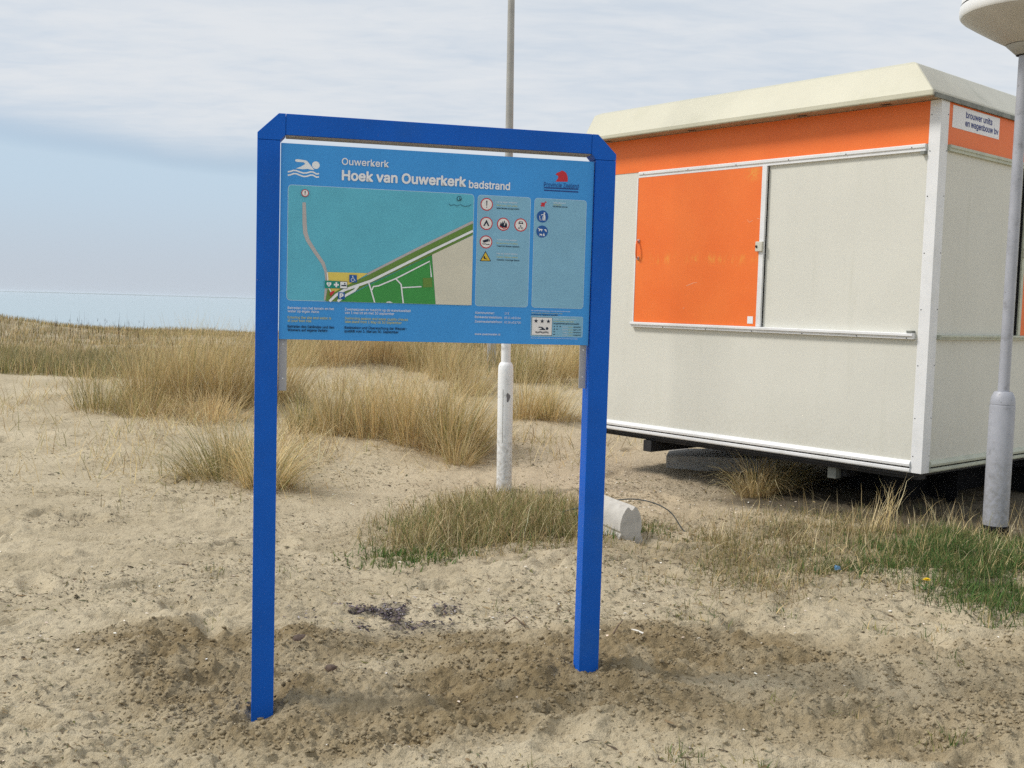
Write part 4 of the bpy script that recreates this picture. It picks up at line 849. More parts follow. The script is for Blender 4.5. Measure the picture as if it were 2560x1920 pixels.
M['far'] = pmat('far_land', (0.10, 0.13, 0.09), 0.9, 0.3, 0.01)
bm = bmesh.new()
prev = None
for i in range(501):
    x = -5000 + 20 * i
    y = 5600 + 250 * math.sin(i * 0.05) + 120 * math.sin(i * 0.13 + 1)
    h = 3.6 + 3.0 * float(fbm(np.array([i * 0.045]), np.array([2.0]), 3, 8)[0]) + 1.2 * float(vn(np.array([i * 0.8]), np.array([5.0]), 9)[0])
    ring = [bm.verts.new(p) for p in ((x, y, SEA - 0.5), (x, y + 25, SEA + h * 0.8), (x, y + 80, SEA + h), (x, y + 400, SEA + h * 0.7), (x, y + 500, SEA - 0.5))]
    if prev:
        for k in range(4):
            bm.faces.new((prev[k], ring[k], ring[k + 1], prev[k + 1]))
    prev = ring
tag(obj_from_bm('far_shore', bm, M['far'], smooth=True), 'low thin strip of land on the sea horizon', kind='structure')
HAZE = 1.7e-4

# ---------------------------------------------------------------- information sign
SW = 1.3386
sign = empty('information_sign', (-0.9287, 3.8558, 0.0), 0.2299,
             'blue framed beach information board with a printed map standing in churned sand', 'sign')


def prism_xz(bm, pts, y0, y1):
    a = [bm.verts.new((x, y0, z)) for x, z in pts]
    b = [bm.verts.new((x, y1, z)) for x, z in pts]
    n = len(pts)
    bm.faces.new(a)
    bm.faces.new(b[::-1])
    for i in range(n):
        j = (i + 1) % n
        bm.faces.new((a[j], a[i], b[i], b[j]))


def fixn(bm):
    bmesh.ops.recalc_face_normals(bm, faces=bm.faces)


box('post', 0, 0.08, 0, 0.08, -0.35, 2.1132, M['blue'], sign, 0.002)
box('post', SW - 0.08, SW, 0, 0.08, -0.30, 2.1132, M['blue'], sign, 0.002)
for s in (0, 1):
    P = [(0, 2.1145), (0, 2.138), (0.074, 2.209), (0.098, 2.209), (0.098, 2.1345), (0.08, 2.1145)]
    if s:
        P = [(SW - x, z) for x, z in P]
    bm = bmesh.new()
    prism_xz(bm, P, 0, 0.08)
    fixn(bm)
    obj_from_bm('corner_block', bm, M['blue'], sign, bevel=0.0012)
for x0, x1, z0, z1 in ((0.012, 0.068, 2.08, 2.128), (SW - 0.068, SW - 0.012, 2.08, 2.128), (0.085, 0.115, 2.145, 2.198), (SW - 0.115, SW - 0.085, 2.145, 2.198)):
    box('joint_sleeve', x0, x1, 0.008, 0.072, z0, z1, M['dark'], sign, 0)
box('top_beam', 0.0992, SW - 0.0992, 0.0, 0.08, 2.1345, 2.209, M['blue'], sign, 0.0015)
box('reflection_strip', 0.1, SW - 0.1, 0.006, 0.074, 2.1305, 2.1343, M['underside'], sign, 0)  # added strip, coloured as the sand's reflection under the beam
for x0, x1, zb in ((0.084, 0.113, 1.215), (1.228, 1.2555, 1.235)):
    br = box('bracket_strip', x0, x1, 0.0305, 0.036, zb, 2.08, M['steel'], sign, 0.001)
    for z in (1.385, zb + 0.045):
        bm = bmesh.new()
        bmesh.ops.create_cone(bm, cap_ends=True, segments=10, radius1=0.0035, radius2=0.0028, depth=0.003,
                              matrix=Matrix.Translation(((x0 + x1) / 2, 0.0295, z)) @ Matrix.Rotation(math.pi / 2, 4, 'X'))
        obj_from_bm('screw', bm, M['trim'], br)
panel = box('panel', 0.083, 1.2555, 0.012, 0.030, 1.404, 2.107, M['panel'], sign, 0.0008)

PY = 0.012


class Print:
    """flat printed graphics: thin sheets stacked in 0.6 mm steps in front of the panel"""
    def __init__(self):
        self.v, self.f, self.mi, self.mats = [], [], [], []

    def m(self, key):
        if key not in self.mats:
            self.mats.append(key)
        return self.mats.index(key)

    def poly(self, pts, key, layer):
        i0 = len(self.v)
        self.v += [(x, PY - 0.0006 * layer, z) for x, z in pts]
        self.f.append(list(range(i0, i0 + len(pts))))
        self.mi.append(self.m(key))
        return self

    def disc(self, c, r, key, layer, n=28):
        return self.poly([(c[0] + r * math.cos(2 * math.pi * i / n), c[1] + r * math.sin(2 * math.pi * i / n)) for i in range(n)], key, layer)

    def line(self, pts, w, key, layer):
        ws = w if isinstance(w, (list, tuple)) else [w] * len(pts)
        L, Rr = [], []
        for i, p in enumerate(pts):
            a, b = pts[max(i - 1, 0)], pts[min(i + 1, len(pts) - 1)]
            dx, dz = b[0] - a[0], b[1] - a[1]
            d = math.hypot(dx, dz) or 1
            k = ws[i] / 2
            L.append((p[0] - dz / d * k, p[1] + dx / d * k))
            Rr.append((p[0] + dz / d * k, p[1] - dx / d * k))
        for i in range(len(pts) - 1):
            self.poly([L[i], L[i + 1], Rr[i + 1], Rr[i]], key, layer)
        return self

    def rrect(self, q, r, key, layer, inset=0.0):
        x0, x1 = min(p[0] for p in q) + inset, max(p[0] for p in q) - inset
        z0, z1 = min(p[1] for p in q) + inset, max(p[1] for p in q) - inset
        r = max(r - inset, 0.0005)
        pts = []
        for cx, cz, a0 in ((x1 - r, z1 - r, 0), (x0 + r, z1 - r, 90), (x0 + r, z0 + r, 180), (x1 - r, z0 + r, 270)):
            for k in range(5):
                a = math.radians(a0 + 22.5 * k)
                pts.append((cx + r * math.cos(a), cz + r * math.sin(a)))
        return self.poly(pts, key, layer)

    def build(self, name, parent=None, label=None):
        me = bpy.data.meshes.new(name)
        me.from_pydata(self.v, [], self.f)
        for k in self.mats:
            me.materials.append(INK[k])
        me.polygons.foreach_set('material_index', self.mi)
        o = link(bpy.data.objects.new(name, me))
        o.parent = parent or panel
        return tag(o, label)


def rectq(x0, x1, z0, z1):
    return [(x0, z0), (x1, z0), (x1, z1), (x0, z1)]


# --- map
p = Print()
p.rrect(G['mapframe'], 0.014, 'edge', 1)
p.rrect(G['mapframe'], 0.014, 'sea', 2, 0.0018)
p.line(G['groyne'], [0.012, 0.015, 0.0155, 0.014, 0.013, 0.0125, 0.010, 0.008, 0.009], 'grey', 3)
p.poly(G['beach'], 'beach', 4)
p.line(G['dike_edge'], 0.010, 'grey', 4)
p.poly(G['dike'], 'olive', 5)
p.poly(G['park'], 'green', 6)
p.poly(G['field'], 'field', 6)
p.poly(G['blob'], 'olive', 7)
p.line(G['road'], [0.0085, 0.009, 0.0095, 0.010, 0.010, 0.009], 'w', 8)
for k, wd in (('pA', 0.005), ('pB', 0.005), ('pC', 0.005), ('pD', 0.0042), ('pE', 0.009), ('pF', 0.004)):
    p.line(G[k], wd, 'w', 9)
p.poly(G['bump'], 'w', 9)
p.build('map')


def icon():
    return Print()


# map symbols
def sq(key, col):
    q = icon()
    q.poly(G[key], col, 10)
    x = [a[0] for a in G[key]]
    z = [a[1] for a in G[key]]
    return q, (min(x) + max(x)) / 2, (min(z) + max(z)) / 2, (max(x) - min(x)) / 2


q, cx, cz, h = sq('aed', 'teal')
q.poly([(cx, cz - 0.65 * h), (cx + .6 * h, cz + .1 * h), (cx + .55 * h, cz + .5 * h), (cx + .2 * h, cz + .6 * h), (cx, cz + .4 * h), (cx - .2 * h, cz + .6 * h), (cx - .55 * h, cz + .5 * h), (cx - .6 * h, cz + .1 * h)], 'w', 11)
q.poly([(cx - .1 * h, cz + .3 * h), (cx + .12 * h, cz + .3 * h), (cx + .02 * h, cz), (cx + .12 * h, cz), (cx - .08 * h, cz - .4 * h), (cx - .02 * h, cz - .05 * h), (cx - .12 * h, cz - .05 * h)], 'teal', 12)
q.build('pictogram')
q, cx, cz, h = sq('aid', 'teal')
q.poly(rectq(cx - .72 * h, cx + .72 * h, cz - .24 * h, cz + .24 * h), 'w', 11)
q.poly(rectq(cx - .24 * h, cx + .24 * h, cz - .72 * h, cz + .72 * h), 'w', 12)
q.build('pictogram')
q, cx, cz, h = sq('ship', 'k')
q.poly(rectq(cx - .9 * h, cx + .9 * h, cz - .85 * h, cz + .85 * h), 'w', 11)
q.poly([(cx - .75 * h, cz + .0 * h), (cx + .75 * h, cz + .05 * h), (cx + .75 * h, cz - .3 * h), (cx - .5 * h, cz - .3 * h)], 'k', 12)
q.disc((cx + .3 * h, cz + .38 * h), .2 * h, 'k', 12, 12)
q.build('pictogram')
q, cx, cz, h = sq('wheel', 'sky')
q.disc((cx - .1 * h, cz + .62 * h), .15 * h, 'w', 11, 12)
q.line([(cx - .1 * h, cz + .45 * h), (cx - .05 * h, cz - .05 * h), (cx + .35 * h, cz - .08 * h), (cx + .5 * h, cz - .55 * h), (cx + .68 * h, cz - .5 * h)], .14 * h, 'w', 11)
q.line([(cx - .07 * h, cz + .22 * h), (cx + .25 * h, cz + .2 * h)], .1 * h, 'w', 12)
arc = [(cx - .08 * h + .42 * h * math.cos(math.radians(a)), cz - .32 * h + .42 * h * math.sin(math.radians(a))) for a in range(110, 331, 20)]
q.line(arc, .12 * h, 'w', 11)
q.build('pictogram')
q, cx, cz, h = sq('park_p', 'sky')
PK = (cx, cz, h)
q.build('pictogram')
q = icon()
(c1x, c1z), (e1x, e1z) = G['mapwarn']
q.disc((c1x, c1z), 0.0132, 'red', 10)
q.disc((c1x, c1z), 0.0106, 'bg', 11)
q.poly([(c1x - .0018, c1z + .007), (c1x + .0018, c1z + .007), (c1x + .001, c1z - .0025), (c1x - .001, c1z - .0025)], 'k', 12)
q.disc((c1x, c1z - .0052), .0014, 'k', 12, 10)
q.build('pictogram')
q = icon()
(cx, cz), _ = G['compass']
q.disc((cx, cz), .0088, 'k', 10, 20)
q.disc((cx, cz), .0068, 'sea', 11, 20)
q.poly([(cx - .001, cz + .0066), (cx + .0058, cz - .004), (cx + .001, cz - .0066)], 'k', 12)
q.line(G['scalebar'], .0017, 'k', 10)
q.build('compass_rose')
q = icon()
(ax, az), (bx2, bz2) = G['mapred']
q.poly([(ax - .004, az - .002), (ax + .002, az + .006), (bx2, bz2), (bx2 - .004, bz2 - .007), (ax + .006, az - .006), (ax, az - .009)], 'red', 13)
q.line([(ax, az - .004), (ax + .002, az - .012)], .003, 'red', 13)
q.build('pictogram')

# --- the two rule boxes
for k in ('box1', 'box2'):
    q = Print()
    q.rrect(G[k], 0.012, 'edge', 1)
    q.rrect(G[k], 0.012, 'box', 2, 0.0016)
    q.build('info_box')


def ring_sign(key):
    (cx, cz), (ex_, ez), _ = G[key]
    r = abs(ex_ - cx)
    q = icon()
    q.disc((cx, cz), r, 'red', 3, 36)
    q.disc((cx, cz), r * 0.84, 'bg', 4, 36)
    return q, cx, cz, r


q, cx, cz, r = ring_sign('s_ex')
q.poly([(cx - .09 * r, cz + .58 * r), (cx + .09 * r, cz + .58 * r), (cx + .05 * r, cz - .22 * r), (cx - .05 * r, cz - .22 * r)], 'k', 5)
q.disc((cx, cz - .45 * r), .08 * r, 'k', 5, 12)
q.build('pictogram')
q, cx, cz, r = ring_sign('s_tent')
q.poly([(cx - .5 * r, cz - .4 * r), (cx - .04 * r, cz + .5 * r), (cx + .04 * r, cz + .5 * r), (cx + .5 * r, cz - .4 * r), (cx + .26 * r, cz - .4 * r), (cx, cz + .1 * r), (cx - .26 * r, cz - .4 * r)], 'k', 5)
q.build('pictogram')
q, cx, cz, r = ring_sign('s_fire')
for dx, s, hh in ((-.38, .16, .75), (-.12, .14, .95), (.16, .26, 1.0), (.46, .15, .7)):
    q.poly([(cx + (dx - s) * r, cz - .5 * r), (cx + (dx - s) * r, cz - .1 * r), (cx + dx * r, cz + (hh - .4) * r), (cx + (dx + s * .8) * r, cz), (cx + (dx + s) * r, cz - .5 * r)], 'k', 5)
q.poly([(cx + .1 * r, cz - .2 * r), (cx + .16 * r, cz + .35 * r), (cx + .26 * r, cz - .1 * r)], 'bg', 6)
q.line([(cx - .62 * r, cz - .28 * r), (cx + .1 * r, cz - .68 * r), (cx + .6 * r, cz - .4 * r)], .13 * r, 'red', 6)
q.build('pictogram')
q, cx, cz, r = ring_sign('s_car')
q.poly([(cx - .36 * r, cz + .1 * r), (cx - .36 * r, cz + .3 * r), (cx - .24 * r, cz + .55 * r), (cx + .24 * r, cz + .55 * r), (cx + .36 * r, cz + .3 * r), (cx + .36 * r, cz + .1 * r), (cx + .2 * r, cz + .18 * r), (cx - .2 * r, cz + .18 * r)], 'k', 5)
q.poly([(cx - .22 * r, cz + .34 * r), (cx - .16 * r, cz + .47 * r), (cx + .16 * r, cz + .47 * r), (cx + .22 * r, cz + .34 * r)], 'bg', 6)
q.disc((cx - .02 * r, cz - .14 * r), .1 * r, 'k', 5, 10)
q.line([(cx - .04 * r, cz - .2 * r), (cx + .06 * r, cz - .4 * r), (cx + .22 * r, cz - .5 * r)], .1 * r, 'k', 5)
for s in (-.24, .26):
    q.disc((cx + s * r, cz - .5 * r), .14 * r, 'k', 5, 14)
    q.disc((cx + s * r, cz - .5 * r), .07 * r, 'bg', 6, 12)
q.build('pictogram')
q, cx, cz, r = ring_sign('s_tube')
q.poly([(cx - .55 * r, cz + .2 * r), (cx + .3 * r, cz + .5 * r), (cx + .4 * r, cz + .1 * r), (cx - .38 * r, cz - .14 * r)], 'k', 5)
q.poly([(cx + .36 * r, cz + .55 * r), (cx + .5 * r, cz + .5 * r), (cx + .62 * r, cz + .08 * r), (cx + .45 * r, cz + .12 * r)], 'k', 5)
q.line([(cx - .58 * r, cz - .26 * r), (cx - .35 * r, cz - .36 * r), (cx - .1 * r, cz - .28 * r), (cx + .15 * r, cz - .42 * r), (cx + .4 * r, cz - .34 * r), (cx + .58 * r, cz - .42 * r)], .11 * r, 'k', 5)
q.build('pictogram')
q = icon()
T3 = G['tri']
mx, mz = sum(a[0] for a in T3) / 3, sum(a[1] for a in T3) / 3
q.poly(T3, 'k', 3)
q.poly([(mx + (a - mx) * .8, mz + (b - mz) * .8) for a, b in T3], 'tri', 4)
q.poly([(mx - .006, mz + .008), (mx - .002, mz + .004), (mx - .002, mz), (mx + .009, mz - .006), (mx - .006, mz - .0045), (mx - .008, mz + .002)], 'k', 5)
q.build('pictogram')
for key in ('s_bin', 's_dog'):
    (cx, cz), (ex_, ez), _ = G[key]
    r = abs(ex_ - cx)
    q = icon()
    q.disc((cx, cz), r, 'sky', 3, 36)
    if key == 's_bin':
        q.line([(cx - .5 * r, cz + .1 * r), (cx - .42 * r, cz - .6 * r), (cx - .02 * r, cz - .6 * r), (cx + .06 * r, cz + .1 * r)], .09 * r, 'w', 4)
        q.disc((cx + .3 * r, cz + .55 * r), .14 * r, 'w', 4, 14)
        q.poly([(cx + .12 * r, cz + .38 * r), (cx + .4 * r, cz + .38 * r), (cx + .5 * r, cz - .1 * r), (cx + .48 * r, cz - .65 * r), (cx + .34 * r, cz - .65 * r), (cx + .32 * r, cz - .2 * r), (cx + .24 * r, cz - .65 * r), (cx + .1 * r, cz - .65 * r), (cx + .18 * r, cz - .1 * r)], 'w', 4)
        q.line([(cx + .18 * r, cz + .3 * r), (cx - .12 * r, cz + .32 * r), (cx - .28 * r, cz + .18 * r)], .1 * r, 'w', 5)
    else:
        q.poly([(cx - .75 * r, cz + .5 * r), (cx - .6 * r, cz + .6 * r), (cx - .48 * r, cz + .42 * r), (cx - .02 * r, cz + .42 * r), (cx + .12 * r, cz + .3 * r), (cx - .02 * r, cz + .26 * r), (cx - .04 * r, cz + .02 * r), (cx - .14 * r, cz + .02 * r), (cx - .2 * r, cz + .24 * r), (cx - .4 * r, cz + .2 * r), (cx - .48 * r, cz), (cx - .58 * r, cz + .02 * r), (cx - .54 * r, cz + .36 * r)], 'w', 4)
        q.poly([(cx + .3 * r, cz + .3 * r), (cx + .5 * r, cz + .45 * r), (cx + .72 * r, cz + .3 * r), (cx + .78 * r, cz - .08 * r), (cx + .6 * r, cz + .05 * r), (cx + .5 * r, cz + .22 * r)], 'w', 4)
        q.poly([(cx - .42 * r, cz - .3 * r), (cx - .3 * r, cz - .42 * r), (cx - .02 * r, cz - .4 * r), (cx + .02 * r, cz - .75 * r), (cx - .1 * r, cz - .74 * r), (cx - .14 * r, cz - .58 * r), (cx - .3 * r, cz - .58 * r), (cx - .34 * r, cz - .74 * r), (cx - .42 * r, cz - .7 * r)], 'w', 4)
        q.poly([(cx + .14 * r, cz - .72 * r), (cx + .2 * r, cz - .4 * r), (cx + .3 * r, cz - .22 * r), (cx + .38 * r, cz - .4 * r), (cx + .46 * r, cz - .72 * r)], 'w', 4)
    q.build('pictogram')
q = icon()
(ax, az), (bx2, bz2) = G['redarrow']
dx, dz = bx2 - ax, bz2 - az
pt = lambda t, s: (ax + dx * t - dz * s, az + dz * t + dx * s)
q.poly([pt(0, .12), pt(.3, .16), pt(.28, .42), pt(.86, 0), pt(.28, -.42), pt(.3, -.16), pt(0, -.12), pt(.1, 0)], 'red', 3)
q.poly([pt(.86, .1), pt(1.02, .1), pt(1.02, -.1), pt(.86, -.1)], 'red', 3)
q.build('pictogram')

# --- emblem: red maned animal head over two navy bars
q = icon()
q.poly(G['lion'], 'red', 1)
q.poly(G['bars'], 'n', 1)
q.poly(G['bars2'], 'n', 1)
q.build('emblem')

# --- swimmer pictogram, white, top left
q = icon()
q.poly(G['swim_body'], 'w', 1)
(cx, cz), (ex_, _z) = G['swim_head']
q.disc((cx, cz), abs(ex_ - cx), 'w', 1, 24)
q.line(G['swim_w1'], .0052, 'w', 1)
q.line(G['swim_w2'], .0052, 'w', 1)
q.build('pictogram')


def star(q, cx, cz, r, key, layer):
    q.poly([(cx + (r if i % 2 == 0 else r * .4) * math.sin(i * math.pi / 5), cz + (r if i % 2 == 0 else r * .4) * math.cos(i * math.pi / 5)) for i in range(10)], key, layer)


q = icon()
q.rrect(G['starbox'], 0.006, 'edge', 1)
q.rrect(G['starbox'], 0.006, 'box', 2, 0.0014)
q.poly([G['staricon'][i] for i in range(4)], 'k', 3)
x = [a[0] for a in G['staricon']]
z = [a[1] for a in G['staricon']]
q.poly(rectq(min(x) + .0015, max(x) - .0015, min(z) + .0015, max(z) - .0015), 'bg', 4)
for a in G['stars'][:3]:
    star(q, a[0], a[1], .0092, 'k', 5)
q.poly(G['sw2_body'], 'k', 5)
(cx, cz), (ex_, _z) = G['sw2_head']
q.disc((cx, cz), abs(ex_ - cx), 'k', 5, 18)
q.line(G['sw2_wave'], .0020, 'k', 5)
q.line(G['sw2_wave2'], .0020, 'k', 5)
for a in G['ministars'][:6]:
    star(q, a[0], a[1], .0036, 'k', 3)
q.line(G['ministars'][6:8], .0026, 'k', 3)
q.build('star_rating')

# --- lettering
def glyph_curve(text, bold):
    cu = bpy.data.curves.new('lettering', 'CURVE')
    cu.dimensions = '2D'
    cu.fill_mode = 'BOTH'
    x = 0
    for ch in text:
        if ch == ' ':
            x += SPACE_ADV
            continue
        adv, loops = GLYPHS[ch]
        for lp in loops:
            sp = cu.splines.new('POLY')
            sp.points.add(len(lp) - 1)
            for k, (gx_, gy_) in enumerate(lp):
                sp.points[k].co = ((x + gx_) / 1000, gy_ / 1000, 0, 1)
            sp.use_cyclic_u = True
        x += adv
    return cu


dgtmp = []
for i, (s, a, z, w, cap, col, bold) in enumerate(TXT + [('P', PK[0] - .45 * PK[2], PK[1] - .62 * PK[2], .95 * PK[2], 1.25 * PK[2], 'w', .05), ('H', 0, 0, 1, 1, 'w', 0)]):
    cu = glyph_curve(s, bold)
    ob = link(bpy.data.objects.new('lettering_curve', cu))
    ob['bold'] = bold
    dgtmp.append((ob, s, a, z, w, cap, col))
PLATE_TXT = []
for s in ('brouwer units', 'en wagenbouw bv'):
    cu = glyph_curve(s, 0.014)
    ob = link(bpy.data.objects.new('lettering_curve', cu))
    PLATE_TXT.append((ob, s))
dg = bpy.context.evaluated_depsgraph_get()


def text_verts(ob):
    me = bpy.data.meshes.new_from_object(ob.evaluated_get(dg))
    co = np.zeros(len(me.vertices) * 3, dtype=np.float32)
    me.vertices.foreach_get('co', co)
    return me, co.reshape(-1, 3).copy()


def lettering(me, co, d, mat, axis):
    """letters as thin sheets; heavier weights repeat the sheet with small shifts"""
    polys = [tuple(p.vertices) for p in me.polygons]
    bpy.data.meshes.remove(me)
    sh_ = [(0, 0)] if d < 1e-6 else [(0, 0), (d, 0), (-d, 0), (0, d), (0, -d), (.7 * d, .7 * d), (-.7 * d, .7 * d), (.7 * d, -.7 * d), (-.7 * d, -.7 * d)]
    vs, fs = [], []
    for k, (u, v) in enumerate(sh_):
        b = len(vs)
        for c in co:
            q = [float(c[0]), float(c[1]), float(c[2]) + v]
            q[1 - axis] += u
            q[axis] += (-0.00004 if axis == 1 else 0.00004) * k
            vs.append(q)
        fs += [tuple(i + b for i in p) for p in polys]
    mm = bpy.data.meshes.new('lettering')
    mm.from_pydata(vs, [], fs)
    mm.materials.append(mat)
    return link(bpy.data.objects.new('lettering', mm))


def drop(ob):
    cu = ob.data
    bpy.data.objects.remove(ob)
    bpy.data.curves.remove(cu)


CAPH = None
for ob, s, *_r2 in dgtmp[::-1]:
    me, co = text_verts(ob)
    if CAPH is None:
        CAPH = co[:, 1].max() - co[:, 1].min()
        bpy.data.meshes.remove(me)
        drop(ob)
        continue
    a, z, w, cap, col = _r2
    sx = w / (co[:, 0].max() - co[:, 0].min())
    sz = cap / CAPH
    new = np.column_stack([a + (co[:, 0] - co[:, 0].min()) * sx, np.full(len(co), PY - 0.0006 * (12 if s == 'P' else 4)), z + co[:, 1] * sz])
    o = lettering(me, new, ob.get('bold', 0) * sz, INK[col], 1)
    o.parent = panel
    drop(ob)

# ---------------------------------------------------------------- kiosk on a raised chassis
kiosk = empty('kiosk', (2.78388, 7.24543, 0.0), -0.8521,
              'cream and orange sales kiosk with closed shutters raised on a dark chassis', 'kiosk')
KC, KL, KD = 0.018, -3.08, 2.45      # corner, far end, depth
Z0, Z1 = 0.49, 2.995
box('wall_panel', KL, KC - 0.02, 0.0, 0.05, Z0 + 0.02, Z1, M['wall'], kiosk, 0)
box('wall_panel', KC - 0.05, KC, 0.054, KD - 0.05, Z0 + 0.02, Z1, M['wall'], kiosk, 0)
box('wall_panel', KL, KC - 0.05, KD - 0.05, KD, Z0 + 0.02, Z1, M['wall'], kiosk, 0)
box('wall_panel', KL, KL + 0.05, 0.054, KD - 0.054, Z0 + 0.02, Z1, M['wall'], kiosk, 0)
box('floor_plate', KL + 0.01, KC - 0.03, 0.01, KD - 0.01, Z0 - 0.03, Z0 + 0.018, M['chassis'], kiosk, 0)
box('fascia_band', KL + 0.002, KC - 0.068, -0.004, -0.0005, 2.712, Z1 - 0.002, M['orange'], kiosk, 0)
sband = box('fascia_band', KC + 0.0005, KC + 0.004, 0.105, KD - 0.05, 2.712, Z1 - 0.002, M['orange'], kiosk, 0)
# corner post: folded white angle
bm = bmesh.new()
pr_ = [(KC - 0.072, -0.0045), (KC - 0.072, -0.009), (KC + 0.009, -0.009), (KC + 0.009, 0.098), (KC + 0.0045, 0.098), (KC + 0.0045, -0.0045)]
lo = [bm.verts.new((x, y, Z0 - 0.004)) for x, y in pr_]
hi = [bm.verts.new((x, y, Z1 - 0.001)) for x, y in pr_]
bm.faces.new(lo)
bm.faces.new(hi[::-1])
for i in range(6):
    j = (i + 1) % 6
    bm.faces.new((lo[j], lo[i], hi[i], hi[j]))
fixn(bm)
cpost = obj_from_bm('corner_post', bm, M['trim'], kiosk, bevel=0.0015)
bm = bmesh.new()
for z in (0.60, 0.86, 1.22, 1.60, 1.98, 2.36, 2.66, 2.90):
    for ctr, ax in (((KC - 0.058, -0.0098, z), 'X'), ((KC + 0.0098, 0.084, z + 0.005), 'Y')):
        bmesh.ops.create_cone(bm, cap_ends=True, segments=8, radius1=0.0042, radius2=0.0034, depth=0.003,
                              matrix=Matrix.Translation(ctr) @ Matrix.Rotation(math.pi / 2, 4, ax))
tag(obj_from_bm('screw', bm, M['chassis'], cpost), kind='stuff')


def rail(x0, x1, z0, z1, depth, mat, name='shutter_track'):
    """channel with a proud lip at the top"""
    bm = bmesh.new()
    h = z1 - z0
    P = [(0, z0), (-depth * .72, z0), (-depth * .72, z0 + h * .42), (-depth, z0 + h * .50), (-depth, z1 - h * .12), (-depth * .8, z1), (0, z1)]
    a = [bm.verts.new((x0, y, z)) for y, z in P]
    b = [bm.verts.new((x1, y, z)) for y, z in P]
    bm.faces.new(a)
    bm.faces.new(b[::-1])
    for i in range(len(P)):
        j = (i + 1) % len(P)
        bm.faces.new((a[j], a[i], b[i], b[j]))
    fixn(bm)
    return obj_from_bm(name, bm, mat, kiosk, bevel=0.001)


def rail_side(y0, y1, z0, z1, depth, mat, name='shutter_track'):
    o = rail(y0, y1, z0, z1, depth, mat, name)
    me = o.data
    for v in me.vertices:
        x, y, z = v.co
        v.co = (KC - y, x, z)
    me.flip_normals()
    return o


t1 = rail(-2.64, -0.066, 2.662, 2.711, 0.030, M['trim'])
t2 = rail(-2.665, -0.074, 1.398, 1.440, 0.048, M['trim'])
rail_side(0.112, KD - 0.02, 2.668, 2.711, 0.030, M['trim_green'])
rail_side(0.112, KD - 0.02, 1.400, 1.432, 0.040, M['trim_green'])
for t, zz, xs_ in ((t1, 2.690, (-2.58, -2.10, -1.62, -1.14, -0.66, -0.16)), (t2, 1.405, (-2.3, -1.85, -1.4, -0.95, -0.5, -0.12))):
    bm = bmesh.new()
    for x in xs_:
        bmesh.ops.create_cone(bm, cap_ends=True, segments=8, radius1=0.0045, radius2=0.0035, depth=0.004,
                              matrix=Matrix.Translation((x, -0.031 if zz > 2 else -0.036, zz)) @ Matrix.Rotation(math.pi / 2, 4, 'X'))
    tag(obj_from_bm('screw', bm, M['chassis'], t), kind='stuff')
box('end_stop', -0.094, -0.066, -0.036, -0.0005, 2.640, 2.6615, M['gutter'], kiosk, 0.001)
box('end_stop', -0.118, -0.078, -0.046, -0.0005, 1.4405, 1.456, M['gutter'], kiosk, 0.001)

# orange sliding shutter
sh = box('shutter', -2.640, -1.372, -0.024, -0.002, 1.4415, 2.660, M['orange'], kiosk, 0.001)
tag(sh, 'orange sliding shutter on the long wall')
box('edge_strip', -2.652, -2.6405, -0.028, -0.002, 1.4415, 2.660, M['trim'], sh, 0.001)
box('edge_strip', -1.3715, -1.330, -0.030, -0.002, 1.4415, 2.660, M['trim'], sh, 0.002)
box('gap_seal', -1.3295, -1.3255, -0.010, -0.002, 1.4415, 2.660, M['dark'], sh, 0)
bm = bmesh.new()
bx(bm, -1.392, -1.330, -0.050, -0.0303, 2.015, 2.090)
lat = obj_from_bm('latch', bm, M['roof_side'], sh, bevel=0.004)
bm = bmesh.new()
bmesh.ops.create_cone(bm, cap_ends=True, segments=12, radius1=0.011, radius2=0.009, depth=0.008, matrix=Matrix.Translation((-1.380, -0.052, 2.052)) @ Matrix.Rotation(math.pi / 2, 4, 'X'))
obj_from_bm('keyhole', bm, M['chassis'], sh)
bm = bmesh.new()
tube(bm, [(-2.612, -0.026, 2.128), (-2.612, -0.052, 2.122), (-2.606, -0.062, 2.09), (-2.604, -0.064, 2.055), (-2.606, -0.062, 2.02), (-2.612, -0.052, 1.988), (-2.612, -0.026, 1.982)], 0.007, 8)
obj_from_bm('handle', bm, M['orange'], sh, smooth=True)
for z in (2.128, 1.982):
    box('handle_mount', -2.624, -2.600, -0.034, -0.0245, z - 0.012, z + 0.012, M['steel'], sh, 0.001)
bm = bmesh.new()
bx(bm, -1.452, -1.400, -0.0262, -0.0243, 1.462, 1.518)
obj_from_bm('sticker', bm, M['nameplate'], sh, bevel=0.0004)
# scuffs
M['scratch'] = flat_mat('scratch', (0.80, 0.42, 0.26))
for x0, z0, x1, z1, w in ((-2.075, 1.748, -2.000, 1.772, .004), (-2.000, 1.772, -1.965, 1.776, .003), (-1.497, 2.262, -1.475, 2.240, .003), (-1.475, 2.240, -1.445, 2.252, .003), (-1.405, 2.268, -1.380, 2.262, .003), (-2.10, 1.563, -2.085, 1.570, .004)):
    bm = bmesh.new()
    bx(bm, x0, x1, -0.0248, -0.0242, 0, w)
    for v in bm.verts:
        v.co.z += z1 if abs(v.co.x - x1) < 1e-6 else z0
    obj_from_bm('scratch', bm, M['scratch'], sh)
